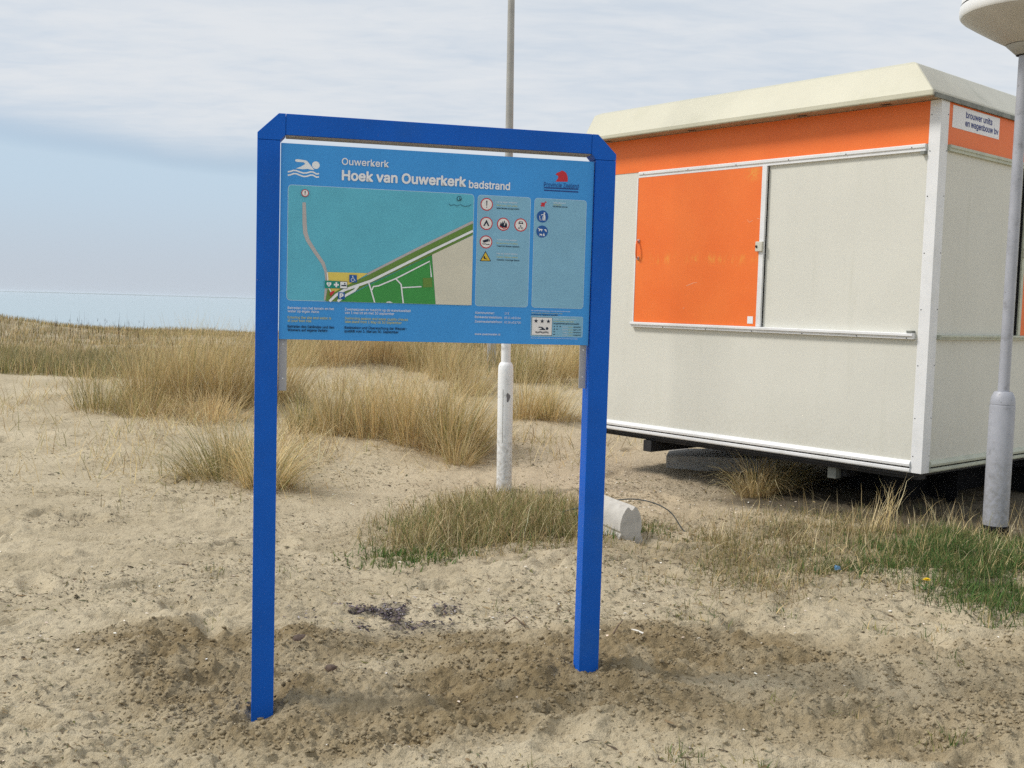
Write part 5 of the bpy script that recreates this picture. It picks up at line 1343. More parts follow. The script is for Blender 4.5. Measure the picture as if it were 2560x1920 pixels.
# shutter on the short wall, seen past the lamp post
s2 = box('shutter', KC + 0.002, KC + 0.022, 1.335, 2.25, 1.4325, 2.667, M['orange'], kiosk, 0.001)
tag(s2, 'orange sliding shutter on the short wall behind the lamp post')
box('edge_strip', KC + 0.002, KC + 0.028, 1.296, 1.3345, 1.4325, 2.667, M['trim_green'], s2, 0.002)
box('gap_seal', KC + 0.002, KC + 0.014, 1.280, 1.2955, 1.4325, 2.667, M['dark'], s2, 0)
box('latch', KC + 0.0285, KC + 0.044, 1.292, 1.350, 2.015, 2.085, M['roof_side'], s2, 0.003)

# name plate
npl = box('name_plate', KC + 0.0045, KC + 0.0065, 0.150, 0.838, 2.832, 2.980, M['nameplate'], kiosk, 0)
for (ob, s), (y0, y1, zb) in zip(PLATE_TXT, ((0.335, 0.722, 2.918), (0.330, 0.822, 2.862))):
    me, co = text_verts(ob)
    sx = (y1 - y0) / (co[:, 0].max() - co[:, 0].min())
    sz = 0.0405 / CAPH
    new = np.column_stack([np.full(len(co), KC + 0.0072), y0 + (co[:, 0] - co[:, 0].min()) * sx, zb + co[:, 1] * sz])
    o = lettering(me, new, 0.022 * sz, M['ink_navy'], 0)
    o.parent = npl
    drop(ob)

# base trim: two rounded white lobes with a dark groove
def trim_bm(x0, x1):
    bm = bmesh.new()
    P = [(0.0, 0.486), (-0.016, 0.487), (-0.021, 0.495), (-0.021, 0.510), (-0.012, 0.517), (-0.012, 0.523), (-0.024, 0.530), (-0.026, 0.545), (-0.018, 0.560), (-0.006, 0.568), (0.0, 0.569)]
    a = [bm.verts.new((x0, y - 0.0004, z)) for y, z in P]
    b = [bm.verts.new((x1, y - 0.0004, z)) for y, z in P]
    bm.faces.new(a)
    bm.faces.new(b[::-1])
    for i in range(len(P)):
        j = (i + 1) % len(P)
        bm.faces.new((a[j], a[i], b[i], b[j]))
    fixn(bm)
    return bm


for x0, x1 in ((KL, -0.6905), (-0.689, KC - 0.073)):
    bt = obj_from_bm('base_trim', trim_bm(x0, x1), M['trim'], kiosk)
    box('groove', x0 + 0.001, x1 - 0.001, -0.0150, -0.0128, 0.5172, 0.5232, M['dark'], bt, 0)
bm = trim_bm(0.099, KD)
for v in bm.verts:
    x, y, z = v.co
    v.co = (KC - y, x, z)
fixn(bm)
bt = obj_from_bm('base_trim', bm, M['trim_green'], kiosk)
box('groove', KC + 0.0128, KC + 0.0150, 0.10, KD - 0.001, 0.5172, 0.5232, M['dark'], bt, 0)

# roof: mansard edge over a soffit
FO, SO = -0.15, KC + 0.016
bm = bmesh.new()
RB = KD + 0.12
lip0 = [(KL - 0.12, FO, 3.000), (SO, FO, 3.000), (SO, RB, 3.000), (KL - 0.12, RB, 3.000)]
lip1 = [(KL - 0.12, FO, 3.030), (SO, FO, 3.036), (SO, RB, 3.036), (KL - 0.12, RB, 3.030)]
rid = [(KL - 0.11, -0.03, 3.240), (-0.155, -0.03, 3.250), (-0.155, RB - 0.1, 3.250), (KL - 0.11, RB - 0.1, 3.240)]
rid2 = [(KL - 0.06, 0.01, 3.262), (-0.20, 0.01, 3.272), (-0.20, RB - 0.14, 3.272), (KL - 0.06, RB - 0.14, 3.262)]
L = [[bm.verts.new(c) for c in lv] for lv in (lip0, lip1, rid, rid2)]
for a, b in zip(L, L[1:]):
    for i in range(4):
        j = (i + 1) % 4
        f = bm.faces.new((a[i], a[j], b[j], b[i]))
        f.material_index = 1 if i == 1 else 0
bm.faces.new(L[3])
bm.faces.new(L[0][::-1])
fixn(bm)
roof = obj_from_bm('roof', bm, [M['roof'], M['roof_side']], kiosk, bevel=0.008)
sof = box('soffit', KL - 0.115, SO - 0.004, FO + 0.006, 0.0, 2.9965, 2.9995, M['soffit'], roof, 0)
box('gutter_edge', SO + 0.0005, SO + 0.010, FO + 0.02, RB - 0.02, 2.990, 3.022, M['gutter'], roof, 0.002)
for x in (-2.98, -2.05, -1.02, -0.35):
    box('drain_slot', x - 0.035, x + 0.035, -0.075, -0.045, 2.9940, 2.9962, M['chassis'], roof, 0)

# chassis
box('chassis_beam', KL + 0.05, KC - 0.04, 0.05, 0.15, 0.432, 0.4595, M['chassis'], kiosk, 0.003)
box('chassis_beam', KL + 0.05, KC - 0.04, KD - 0.5, KD - 0.4, 0.36, 0.4595, M['chassis'], kiosk, 0.003)
box('cross_beam', -2.515, -2.425, 0.02, KD - 0.3, 0.335, 0.4315, M['chassis'], kiosk, 0.003)
box('cross_beam', -0.74, -0.64, 0.16, KD - 0.51, 0.36, 0.4595, M['chassis'], kiosk, 0.003)
for x, y in ((-0.72, 0.06), (-2.46, KD - 0.46), (-0.72, KD - 0.46)):
    wx = 2.78388 + 0.6584 * x + 0.7527 * y
    wy = 7.24543 - 0.7527 * x + 0.6584 * y
    gl = gz(wx, wy)
    if (x, y) == (-0.72, 0.06):
        box('support_leg', x - 0.035, x + 0.035, y + 0.03, y + 0.10, 0.345, 0.4315, M['gutter'], kiosk, 0.003)
    else:
        box('support_leg', x - 0.05, x + 0.05, y, y + 0.05, gl - 0.05, 0.3345 if x < -2 else 0.3595, M['chassis'], kiosk, 0.003)
# added dark sheets under the floor, blocking light and the view through
box('blocker_sheet', -1.75, KC - 0.06, KD - 0.39, KD - 0.38, 0.12, 0.459, M['dark'], kiosk, 0)
box('blocker_sheet', -1.10, KC - 0.20, 0.95, 0.96, 0.14, 0.459, M['dark'], kiosk, 0)
box('blocker_sheet', KC - 0.45, KC - 0.44, 0.30, KD - 0.40, 0.17, 0.459, M['dark'], kiosk, 0)
# axle 
bm = bmesh.new()
tube(bm, [(-1.55, 0.75, 0.37), (-1.55, KD - 0.75, 0.37)], 0.03, 10)
obj_from_bm('axle', bm, M['chassis'], kiosk)

# ---------------------------------------------------------------- lamp post in front of the kiosk's short wall
LX, LY = 3.195, 6.95
lz = gz(LX, LY)
lamp = empty('street_lamp', (LX, LY, 0), 0, 'grey street lamp with a wide bowl head beside the kiosk, base in green grass', 'street lamp')
lathe_obj('foot_sleeve', [(0.081, lz - 0.25), (0.083, lz + 0.01), (0.083, lz + 0.090), (0.079, lz + 0.095)], M['dark'], lamp)
lathe_obj('base_tube', [(0.0785, lz + 0.080), (0.0785, 0.985), (0.076, 0.997), (0.075, 1.000)], M['lamp_grey'], lamp, 48)
lathe_obj('shoulder', [(0.0775, 1.0005), (0.077, 1.010), (0.072, 1.045), (0.060, 1.072), (0.052, 1.083), (0.0385, 1.085)], M['lamp_grey'], lamp, 48)
lathe_obj('pole', [(0.0355, 1.0855), (0.0345, 2.2), (0.0325, 3.225)], M['lamp_grey'], lamp, 32)
hd = lathe_obj('lamp_head', [(0.110, 3.292), (0.20, 3.345), (0.30, 3.408), (0.372, 3.456), (0.388, 3.472)], M['bowl'], lamp, 72)
lathe_obj('rim', [(0.389, 3.4725), (0.398, 3.484), (0.400, 3.520), (0.396, 3.545), (0.388, 3.548)], M['bowl_rim'], hd, 72)
lathe_obj('seam_ring', [(0.392, 3.5485), (0.394, 3.552), (0.392, 3.556)], M['dark'], hd, 72)
lathe_obj('dome', [(0.390, 3.5565), (0.386, 3.60), (0.33, 3.68), (0.22, 3.75), (0.10, 3.785), (0.02, 3.79)], M['bowl_rim'], hd, 72)
co_ = lathe_obj('collar', [(0.036, 3.2255), (0.048, 3.228), (0.108, 3.286), (0.110, 3.2905)], M['collar'], lamp, 48)
lathe_obj('seam_ring', [(0.1115, 3.2905), (0.1125, 3.2918), (0.1105, 3.2922)], M['dark'], co_, 48)
lathe_obj('seam_ring', [(0.0365, 3.2240), (0.0500, 3.2260), (0.0480, 3.2285)], M['dark'], co_, 48)
bm = bmesh.new()
bmesh.ops.create_uvsphere(bm, u_segments=12, v_segments=8, radius=0.014, matrix=Matrix.Translation((-0.018, -0.088, 3.258)))
obj_from_bm('screw', bm, M['dark'], co_, smooth=True)

# ---------------------------------------------------------------- tall white pole behind the board
PX, PYY = -0.052, 8.60
pz = gz(PX, PYY)
pole = empty('flag_pole', (PX, PYY, 0), 0, 'tall slim pole with a thick worn white base behind the board', 'pole')
pole.rotation_euler = (0, math.radians(-0.75), 0)
pole.location = (PX + 0.012, PYY, 0)
bt = lathe_obj('base_tube', [(0.062, pz - 0.3), (0.062, 0.98), (0.0615, 1.03), (0.058, 1.065), (0.050, 1.085), (0.041, 1.094)], M['pole_white'], pole, 40)
lathe_obj('pole', [(0.0385, 1.0945), (0.0375, 1.45), (0.036, 2.2)], M['pole_white'], pole, 32)
lathe_obj('upper_pole', [(0.0355, 2.2005), (0.032, 2.6), (0.027, 3.9), (0.024, 6.2), (0.018, 6.24), (0.004, 6.26)], M['pole_grey'], pole, 32)
# worn bare patch and a service door outline on the base
bm = bmesh.new()
pp = []
for i in range(14):
    a = 2 * math.pi * i / 14
    k = 1 + 0.22 * math.sin(3 * a + 1) + 0.1 * math.sin(5 * a)
    ang = math.radians(-68) + 0.26 * k * math.cos(a)
    pp.append(bm.verts.new((0.0627 * math.cos(ang), 0.0627 * math.sin(ang), 0.815 + 0.036 * k * math.sin(a))))
bm.faces.new(pp)
obj_from_bm('worn_patch', bm, flat_mat('bare_metal', (0.20, 0.19, 0.20), 0.5), bt)
bm = bmesh.new()
d0, d1 = math.radians(-150), math.radians(-108)
tube(bm, [(0.0622 * math.cos(a), 0.0622 * math.sin(a), z) for a, z in ((d0, 0.45), (d1, 0.45), (d1, 0.88), (d0, 0.88))], 0.0018, 5)
obj_from_bm('door_edge', bm, M['pole_grey'], bt)

# distant grey post glimpsed under the board
gp = empty('grey_post', (-0.40, 20.0, 0), 0, 'short grey post half hidden in dune grass left of the white pole', 'post')
gpz = gz(-0.40, 20.0)
lathe_obj('shaft', [(0.085, gpz - 0.3), (0.085, gpz + 0.75), (0.075, gpz + 0.78)], M['steel'], gp, 24)
lathe_obj('cap', [(0.08, gpz + 0.7805), (0.088, gpz + 0.79), (0.088, gpz + 0.82), (0.05, gpz + 0.85)], M['lamp_grey'], gp, 24)

# ---------------------------------------------------------------- concrete kerb block with a notched top
bz = gz(0.80, 6.80)
blk = empty('concrete_block', (0.792, 6.80, bz - 0.03), math.radians(22.0), 'weathered concrete kerb block with a notched end behind the right sign post', 'block')
prof = [(-0.085, 0), (-0.080, 0.035), (-0.066, 0.060), (-0.060, 0.072), (-0.068, 0.085), (-0.066, 0.130), (-0.055, 0.170), (-0.036, 0.202), (-0.024, 0.213), (-0.016, 0.210), (-0.006, 0.198), (0.003, 0.196), (0.012, 0.206), (0.020, 0.215), (0.032, 0.208), (0.050, 0.180), (0.062, 0.140), (0.064, 0.095), (0.058, 0.075), (0.062, 0.060), (0.074, 0.035), (0.078, 0)]
bm = bmesh.new()
rows = []
for k in range(7):
    yy = 0.62 * k / 6
    rows.append([bm.verts.new((1.18 * x + 0.0015 * math.sin(7 * x + k), yy, 1.20 * z * (1 if z == 0 else 1 + 0.006 * math.sin(k * 1.7 + z * 30)))) for x, z in prof])
for a, b in zip(rows, rows[1:]):
    for i in range(len(prof)):
        j = (i + 1) % len(prof)
        bm.faces.new((a[i], a[j], b[j], b[i]))
bm.faces.new(rows[0])
bm.faces.new(rows[-1][::-1])
fixn(bm)
bb = auto_smooth(obj_from_bm('body', bm, M['concrete'], blk), 30)
# concrete slab half buried beneath the kiosk
sx_, sy_ = 2.02, 9.80
sl = gz(sx_, sy_)
bm = bmesh.new()
bx(bm, -0.55, 0.45, -0.25, 0.35, -0.10, 0.13)
for v in bm.verts:
    v.co += Vector((rng.normal() * .015, rng.normal() * .015, rng.normal() * .012))
slab = obj_from_bm('concrete_slab', bm, M['concrete'], None, bevel=0.012)
slab.location = (sx_, sy_, sl)
slab.rotation_euler = (0.02, -0.03, -0.25)
tag(slab, 'flat concrete slab half buried in sand under the kiosk', 'slab')

# cable looping out of the sand behind the block
bm = bmesh.new()
cp = [(0.22, 7.28, gz(0.22, 7.28) - 0.01), (0.30, 7.27, 0.085), (0.38, 7.26, 0.150), (0.49, 7.25, 0.185), (0.63, 7.25, 0.225), (0.774, 7.25, 0.248), (0.881, 7.25, 0.252), (1.005, 7.24, 0.228), (1.111, 7.22, 0.170), (1.19, 7.18, gz(1.19, 7.18) + 0.03), (1.25, 7.12, gz(1.25, 7.12) - 0.02)]
fine = []
for i in range(len(cp) - 1):
    p0, p1, p2, p3 = (Vector(cp[max(i - 1, 0)]), Vector(cp[i]), Vector(cp[i + 1]), Vector(cp[min(i + 2, len(cp) - 1)]))
    for k in range(5):
        t = k / 5
        fine.append(0.5 * ((2 * p1) + (p2 - p0) * t + (2 * p0 - 5 * p1 + 4 * p2 - p3) * t * t + (3 * p1 - p0 - 3 * p2 + p3) * t ** 3))
fine.append(Vector(cp[-1]))
tube(bm, fine, 0.0042, 7)
tag(obj_from_bm('cable', bm, M['cable'], None, smooth=True), 'thin dark cable arching out of the sand behind the concrete block', 'cable')

# ---------------------------------------------------------------- grasses
STRAW = np.array([0.68, 0.52, 0.265])
PALE = np.array([0.76, 0.64, 0.40])
BROWN = np.array([0.40, 0.285, 0.165])
OLIVE = np.array([0.27, 0.265, 0.100])
GREEN = np.array([0.085, 0.152, 0.046])
GREYG = np.array([0.23, 0.240, 0.140])


def palette(n, weights):
    """weights: list of (colour, weight); every blade gets one colour, slightly varied"""
    cols = np.array([c for c, _ in weights])
    w = np.array([q for _, q in weights], float)
    i = rng.choice(len(cols), n, p=w / w.sum())
    k = rng.choice(len(cols), n, p=w / w.sum())
    t = rng.random(n)[:, None] * 0.45
    c = cols[i] * (1 - t) + cols[k] * t
    return np.clip(c * rng.normal(1, 0.22, n)[:, None], 0.01, 0.9)


def blade_geo(px, py, pz_, az, length, th0, bend, width, cols, seg=4, twist=0.5, kink=None):
    """curved tapering strips. th0 = lean from upright at the root, bend = further lean to the tip"""
    n = len(px)
    t = np.linspace(0, 1, seg + 1)
    th = th0[:, None] + bend[:, None] * (t[None, :] ** 1.35)
    ds = length[:, None] / seg
    hx = np.concatenate([np.zeros((n, 1)), np.cumsum(np.sin(th[:, :-1]) * ds, 1)], 1)
    hz_ = np.concatenate([np.zeros((n, 1)), np.cumsum(np.cos(th[:, :-1]) * ds, 1)], 1)
    wob = rng.normal(0, 0.02, (n, seg + 1)) * length[:, None] * t[None, :]
    ca, sa = np.cos(az), np.sin(az)
    X = px[:, None] + hx * ca[:, None] - wob * sa[:, None]
    Y = py[:, None] + hx * sa[:, None] + wob * ca[:, None]
    Z = pz_[:, None] + hz_
    wa = az + math.pi / 2 + rng.normal(0, twist, n)
    taper = (1 - t ** 1.8) * 0.95 + 0.05
    w = width[:, None] * taper[None, :] * 0.5
    dx, dy = np.cos(wa)[:, None] * w, np.sin(wa)[:, None] * w
    L = np.stack([X - dx, Y - dy, Z], -1)
    R = np.stack([X + dx, Y + dy, Z], -1)
    V = np.stack([L, R], 2).reshape(n, -1, 3)
    m = V.shape[1]
    base = (np.arange(n) * m)[:, None]
    F = []
    for s in range(seg):
        F.append(np.stack([base[:, 0] + 2 * s, base[:, 0] + 2 * s + 1, base[:, 0] + 2 * s + 3, base[:, 0] + 2 * s + 2], -1))
    C = np.repeat(cols, m, 0)
    return V.reshape(-1, 3), np.concatenate(F), C


def join(parts):
    Vs, Fs, Cs, off = [], [], [], 0
    for v, f, c in parts:
        Vs.append(v)
        Fs.append(f + off)
        Cs.append(c)
        off += len(v)
    return np.concatenate(Vs), np.concatenate(Fs), np.concatenate(Cs)


def veg(name, parts, **kw):
    v, f, c = join(parts)
    o = mesh_np(name, v, [f], M['blade'], col=c)
    return tag(o, **kw)


WIND = math.radians(-8)
MARRAM = [(STRAW, 5), (PALE, 2.5), (OLIVE, 1.6), (BROWN, 1.0)]
MARRAM_GREEN = [(STRAW, 2.5), (PALE, 1.2), (OLIVE, 3.0), (GREYG, 1.5), (BROWN, .5)]


def tuft_parts(x, y, h, r, n, pal=MARRAM, spread=0.68, bend=0.8, wind=0.22, width=0.005, stray=0.30):
    P = []
    rr = r * np.sqrt(rng.random(n))
    ph = rng.random(n) * 2 * math.pi
    bx_, by_ = x + rr * np.cos(ph), y + rr * np.sin(ph) * 0.75
    bz_ = ground_z(bx_, by_) - 0.02
    lean = spread * (rr / r) ** 0.8 * (0.5 + 0.7 * rng.random(n))
    vx = np.cos(ph) * lean + wind * math.cos(WIND) * (0.5 + rng.random(n)) + rng.normal(0, .10, n)
    vy = np.sin(ph) * lean + wind * math.sin(WIND) * (0.5 + rng.random(n)) + rng.normal(0, .10, n)
    az = np.arctan2(vy, vx)
    th0 = np.clip(np.hypot(vx, vy), 0, 1.4) * (0.45 + 0.5 * rng.random(n))
    L = h * (0.40 + 0.75 * rng.random(n) ** 0.8) * 1.08
    B = bend * (0.3 + 1.0 * rng.random(n) ** 1.3) * (0.55 + 0.7 * rr / r)
    P.append(blade_geo(bx_, by_, bz_, az, L, th0, B, width * (0.6 + 0.6 * rng.random(n)), palette(n, pal) * (0.88 + 0.24 * rng.random()), 5))
    # dead thatch fallen round the foot
    k = int(n * stray) + 8
    rr = r * (0.4 + 1.3 * rng.random(k))
    ph = rng.random(k) * 2 * math.pi
    bx_, by_ = x + rr * np.cos(ph) * .8, y + rr * np.sin(ph) * 0.6
    P.append(blade_geo(bx_, by_, ground_z(bx_, by_), ph + rng.normal(0, .6, k), h * (0.3 + 0.4 * rng.random(k)), 0.7 + 0.5 * rng.random(k), 0.5 + 0.5 * rng.random(k), np.full(k, width * .9), palette(k, [(PALE, 2), (STRAW, 2), (BROWN, 2)]), 4))
    return P


def tuft(x, y, h, r, n, label, **kw):
    o = veg('marram_tuft', tuft_parts(x, y, h, r, n, **kw), label=label, cat='grass tuft', group='marram grass tufts on the dune')
    return o


# clusters: (x, y, height, radius, blades, label)
tuft(-2.12, 11.25, .52, .22, 480, 'short marram tuft beside the left sign post, leftmost of the front row under the board', pal=MARRAM_GREEN)
tuft(-1.72, 10.95, .66, .26, 620, 'tall golden marram tuft second from the left in the row under the board')
tuft(-1.33, 10.80, .72, .28, 720, 'golden marram tuft in the middle left of the front row under the board')
tuft(-0.92, 10.55, .74, .30, 760, 'broad golden marram tuft in the middle of the front row under the board')
tuft(-0.52, 10.20, .80, .27, 820, 'greenish dense marram tuft at right end of the front row, left of the white pole', pal=[(STRAW, 4), (PALE, 1.5), (OLIVE, 2.4), (BROWN, 1.2)], bend=0.95)
tuft(-0.45, 9.75, .42, .16, 260, 'small drooping marram tuft at the sandy foot of the front row nearest the white pole', bend=1.2, spread=.8)
tuft(0.22, 12.35, .60, .24, 480, 'marram tuft on bare sand just right of the white pole', bend=1.0, spread=.7)
tuft(0.52, 12.30, .46, .24, 380, 'spreading marram tuft halfway between the white pole and the right sign post', bend=1.1, spread=.9)
tuft(0.10, 16.4, .72, .30, 520, 'darker green marram tuft behind the white pole near the sand path', pal=MARRAM_GREEN)
tuft(0.55, 16.8, .85, .30, 620, 'upright golden marram tuft behind the sand, left of the right bracket strip', bend=.5)
tuft(1.02, 17.6, .95, .32, 620, 'tall golden marram tuft tucked behind the right sign post', bend=.5)
tuft(-3.35, 17.5, .70, .38, 560, 'marram tuft on the back dune ridge close to the left sign post, under the board')
tuft(-2.75, 17.3, .75, .38, 620, 'marram tuft on the back dune ridge with brown thatch, under the board text', pal=[(STRAW, 4), (BROWN, 3), (PALE, 2)])
tuft(-2.05, 17.6, .80, .40, 680, 'brown based marram tuft on the back dune ridge under the board centre', pal=[(STRAW, 4), (BROWN, 2.5), (PALE, 1)])
tuft(-1.40, 17.2, .80, .38, 640, 'marram tuft on the back dune ridge left of the grey post')
tuft(-0.95, 16.2, .66, .34, 560, 'marram tuft on the sand ridge just in front of the distant grey post')
tuft(-0.60, 15.4, .60, .32, 480, 'low leaning marram tuft on the ridge right behind the front row and white pole', bend=1.1, spread=.8)
tuft(-4.90, 12.9, .50, .40, 520, 'low grey green marram tuft at the left edge of the big cluster by the sand', pal=MARRAM_GREEN, bend=.9)
tuft(-4.55, 13.6, .88, .42, 760, 'tall golden marram tuft in the big cluster left of the board, on its left side')
tuft(-4.00, 13.5, 1.02, .42, 820, 'tallest golden marram tuft in the big cluster left of the board')
tuft(-3.50, 13.4, .98, .40, 760, 'golden marram tuft in the big cluster, third from the left sign post')
tuft(-3.10, 13.9, 1.02, .40, 760, 'golden marram tuft in the big cluster, partly behind the left sign post')
tuft(-4.25, 12.5, .45, .36, 420, 'low brown marram tuft at the front foot of the big cluster', pal=[(BROWN, 3), (STRAW, 2), (OLIVE, 2)], bend=1.1, spread=.9)
tuft(-3.45, 12.4, .42, .36, 420, 'low thatchy marram tuft at the front foot of the big cluster near the sign', pal=[(BROWN, 2), (STRAW, 3), (PALE, 2)], bend=1.1, spread=.9)
tuft(-1.98, 8.65, .66, .19, 480, 'drooping pale marram tuft half hidden by the left sign post', pal=[(PALE, 4), (STRAW, 3), (OLIVE, 2)], bend=1.75, spread=.9, wind=.3, width=.0058)
tuft(-2.50, 9.05, .66, .26, 460, 'flattened olive marram tuft on the sand left of the left sign post', pal=MARRAM_GREEN, bend=1.5, spread=1.0, wind=-.35)
tuft(-2.30, 9.40, .55, .26, 380, 'dead straw marram tuft lying on the sand behind the left sign post', pal=[(STRAW, 5), (PALE, 3)], bend=1.6, spread=1.1)
tuft(2.00, 8.50, .46, .14, 480, 'arching marram tuft growing at the raised kiosk edge beside the concrete slab', bend=1.9, spread=1.1, wind=.15)
tuft(2.24, 8.62, .44, .14, 340, 'shaded marram tuft deeper under the kiosk beside its stub leg', pal=MARRAM_GREEN, bend=1.6, spread=.9, wind=.5)


def field(n, fx, fy, dens, seed):
    """random points in a box kept with probability dens(x,y)"""
    x = rng.uniform(fx[0], fx[1], n)
    y = rng.uniform(fy[0], fy[1], n)
    keep = rng.random(n) < dens(x, y)
    return x[keep], y[keep]


def strew(x, y, h, pal, lean=0.5, bend=0.8, width=0.004, seg=3, hvar=0.6, zoff=-0.01):
    n = len(x)
    return blade_geo(x, y, ground_z(x, y) + zoff, rng.random(n) * 2 * math.pi, h * (1 - hvar / 2 + hvar * rng.random(n)), lean * rng.random(n), bend * rng.random(n), width * (0.7 + .6 * rng.random(n)), palette(n, pal), seg)


# back dunes: an uncountable stand of grass from the sand edge to the crest
def back_d(x, y):
    d = sst(y, 16.6, 18.2) * (0.45 + 0.55 * sst(x, 3.5, 1.5))
    d = d * np.clip(0.45 + 0.35 * sst(-x, 3.5, 5.5) + 1.0 * fbm(x * 0.55, y * 0.5, 4, 120), 0, 1)
    path = np.exp(-((x - 0.35 - 0.05 * (y - 15)) / 0.55) ** 2) * sst(y, 27, 22)
    left = sst(-x, 3.2, 4.5)
    return np.clip(d * (1 - path) * (0.55 + 0.45 * left), 0, 1)


xx, yy = field(138000, (-20, 12), (16.3, 29.8), back_d, 1)
k = len(xx)
short = sst(-xx - 0.12 * (yy - 18), 3.6, 5.2)
hh = (0.60 - 0.32 * short - 0.15 * short * sst(yy, 18, 22)) * (0.75 + 0.5 * vn(xx * 1.3, yy * 1.3, 5))
P = [blade_geo(xx, yy, ground_z(xx, yy) - .02, rng.normal(0, 1.1, k), hh * (0.6 + .7 * rng.random(k)), 0.35 * rng.random(k), 0.15 + 0.8 * rng.random(k), np.full(k, .011), palette(k, [(STRAW, 2.6), (BROWN, 3.2), (OLIVE * .8, 2.4), (PALE, .5), (GREYG * .8, 1.6)]), 3)]
# ragged front fringe where the left band meets the sand
xx, yy = field(26000, (-9.5, -3.6), (14.6, 18.5), lambda x, y: np.clip(sst(y - 15.9 - 0.6 * fbm(x * .9, y * .3, 3, 66), 0, 1.0) * sst(-x, 4.6, 5.6), 0, 1), 2)
k = len(xx)
P.append(blade_geo(xx, yy, ground_z(xx, yy) - .02, rng.random(k) * 6.28, .30 * (0.5 + .8 * rng.random(k)), .5 * rng.random(k), .9 * rng.random(k), np.full(k, .009), palette(k, [(OLIVE, 3), (GREYG, 2), (STRAW, 2), (BROWN, 1.6), (PALE, 1)]), 3))
veg('dune_grass', P, label='dense tawny grass covering the back dunes up to the sea', cat='dune grass', kind='stuff')

# dark thin weed stalks on the crest at far left
xs_ = np.concatenate([-9.2 + rng.normal(0, .55, 34), -5.7 + rng.normal(0, .5, 5), rng.uniform(-11, -3, 10)])
ys_ = rng.uniform(22.5, 24.5, len(xs_))
k = len(xs_)
P = [blade_geo(xs_, ys_, ground_z(xs_, ys_) + .02, rng.random(k) * 6.28, rng.uniform(.25, .75, k), .12 * rng.random(k), .15 * rng.random(k), np.full(k, .009), palette(k, [(np.array([.09, .065, .05]), 1)]), 3)]
for _q in range(2):
    f = rng.uniform(.5, .9, k)
    P.append(blade_geo(xs_ + rng.normal(0, .03, k), ys_, ground_z(xs_, ys_) + .05 + .4 * f, rng.random(k) * 6.28, rng.uniform(.05, .14, k), .5 * rng.random(k), .3 * rng.random(k), np.full(k, .009), palette(k, [(np.array([.09, .065, .05]), 1)]), 2))
veg('weed_stalk', P, label='thin dark dead weed stalks standing against the sea', cat='weeds', kind='stuff')

# low grass round the white pole's foot
D = 0.80
DSTRAW, DPALE, DBROWN, DOLIVE = STRAW * D, PALE * D, BROWN * D, OLIVE * 0.75
core = lambda x, y: np.clip(1.25 * gauss(x, y, -0.12, 7.50, 0.66, 0.80) + 0.75 * gauss(x, y, -0.38, 6.72, 0.42, 0.36) + 0.8 * gauss(x, y, 0.30, 7.15, 0.35, 0.45) - 0.12, 0, 1)
xx, yy = field(36000, (-1.6, 1.0), (5.7, 9.2), core, 3)
k = len(xx)
hh = 0.130 * (0.50 + 0.75 * core(xx, yy)) * (0.6 + .8 * rng.random(k))
P = [blade_geo(xx, yy, ground_z(xx, yy) - .01, rng.random(k) * 6.28, hh * 1.35, 1.1 * rng.random(k), .2 + 1.5 * rng.random(k), .0036 + .002 * rng.random(k), palette(k, [(DOLIVE, 3.4), (DSTRAW, 2.2), (PALE, 1.3), (DBROWN, 1.4), (GREEN * 1.2, 1.0)]), 4)]
edge = lambda x, y: np.clip(1.2 * gauss(x, y, -0.58, 6.38, 0.34, 0.28) + gauss(x, y, -0.62, 7.5, .26, .18) + .9 * gauss(x, y, .45, 7.0, .35, .25) + .8 * gauss(x, y, .85, 7.1, .2, .2) - .15, 0, 1)
xx, yy = field(16000, (-1.3, 1.2), (5.9, 8.2), edge, 4)
P.append(strew(xx, yy, .06, [(GREEN * 1.2, 4), (DOLIVE, 2)], 1.1, .9, .008, 3))
veg('low_grass', P, label='low olive and straw coloured grass round the white pole foot', cat='grass', kind='stuff')

# grass at the right: green patch by the lamp, thinning to dry stalks and bare sand
gp_ = lambda x, y: np.clip(1.4 * gauss(x, y, 2.95, 6.25, 0.68, 0.48) + 1.2 * gauss(x, y, 2.75, 5.35, 0.45, 0.42) + .5 * gauss(x, y, 2.1, 6.2, .5, .3) - .15, 0, 1) * np.clip(.60 + 1.2 * fbm(x * 3.2, y * 3.2, 4, 140), 0, 1) * (1 - .9 * gauss(x, y, 3.16, 6.78, .17, .15))
xx, yy = field(170000, (1.2, 4.4), (4.6, 7.4), gp_, 5)
P = [strew(xx, yy, .085, [(GREEN * 1.35, 5), (DOLIVE, 3), (np.array([.060, .125, .042]), 3.5), (DSTRAW, 1.0)], 1.0, 1.5, .0042, 4, 1.0)]
xx, yy = field(9000, (1.2, 4.4), (4.9, 7.8), lambda x, y: np.clip(gauss(x, y, 2.6, 6.4, 1.1, .7) * (.5 + fbm(x * 2.5, y * 2.5, 3, 150)), 0, 1), 5)
P.append(strew(xx, yy, .15, [(STRAW, 3), (PALE, 2.4), (DOLIVE, 2), (DBROWN, 1)], 1.1, 1.3, .0042, 4, 1.1))
veg('green_grass', P, label='fresh green grass around the street lamp foot', cat='grass', kind='stuff')

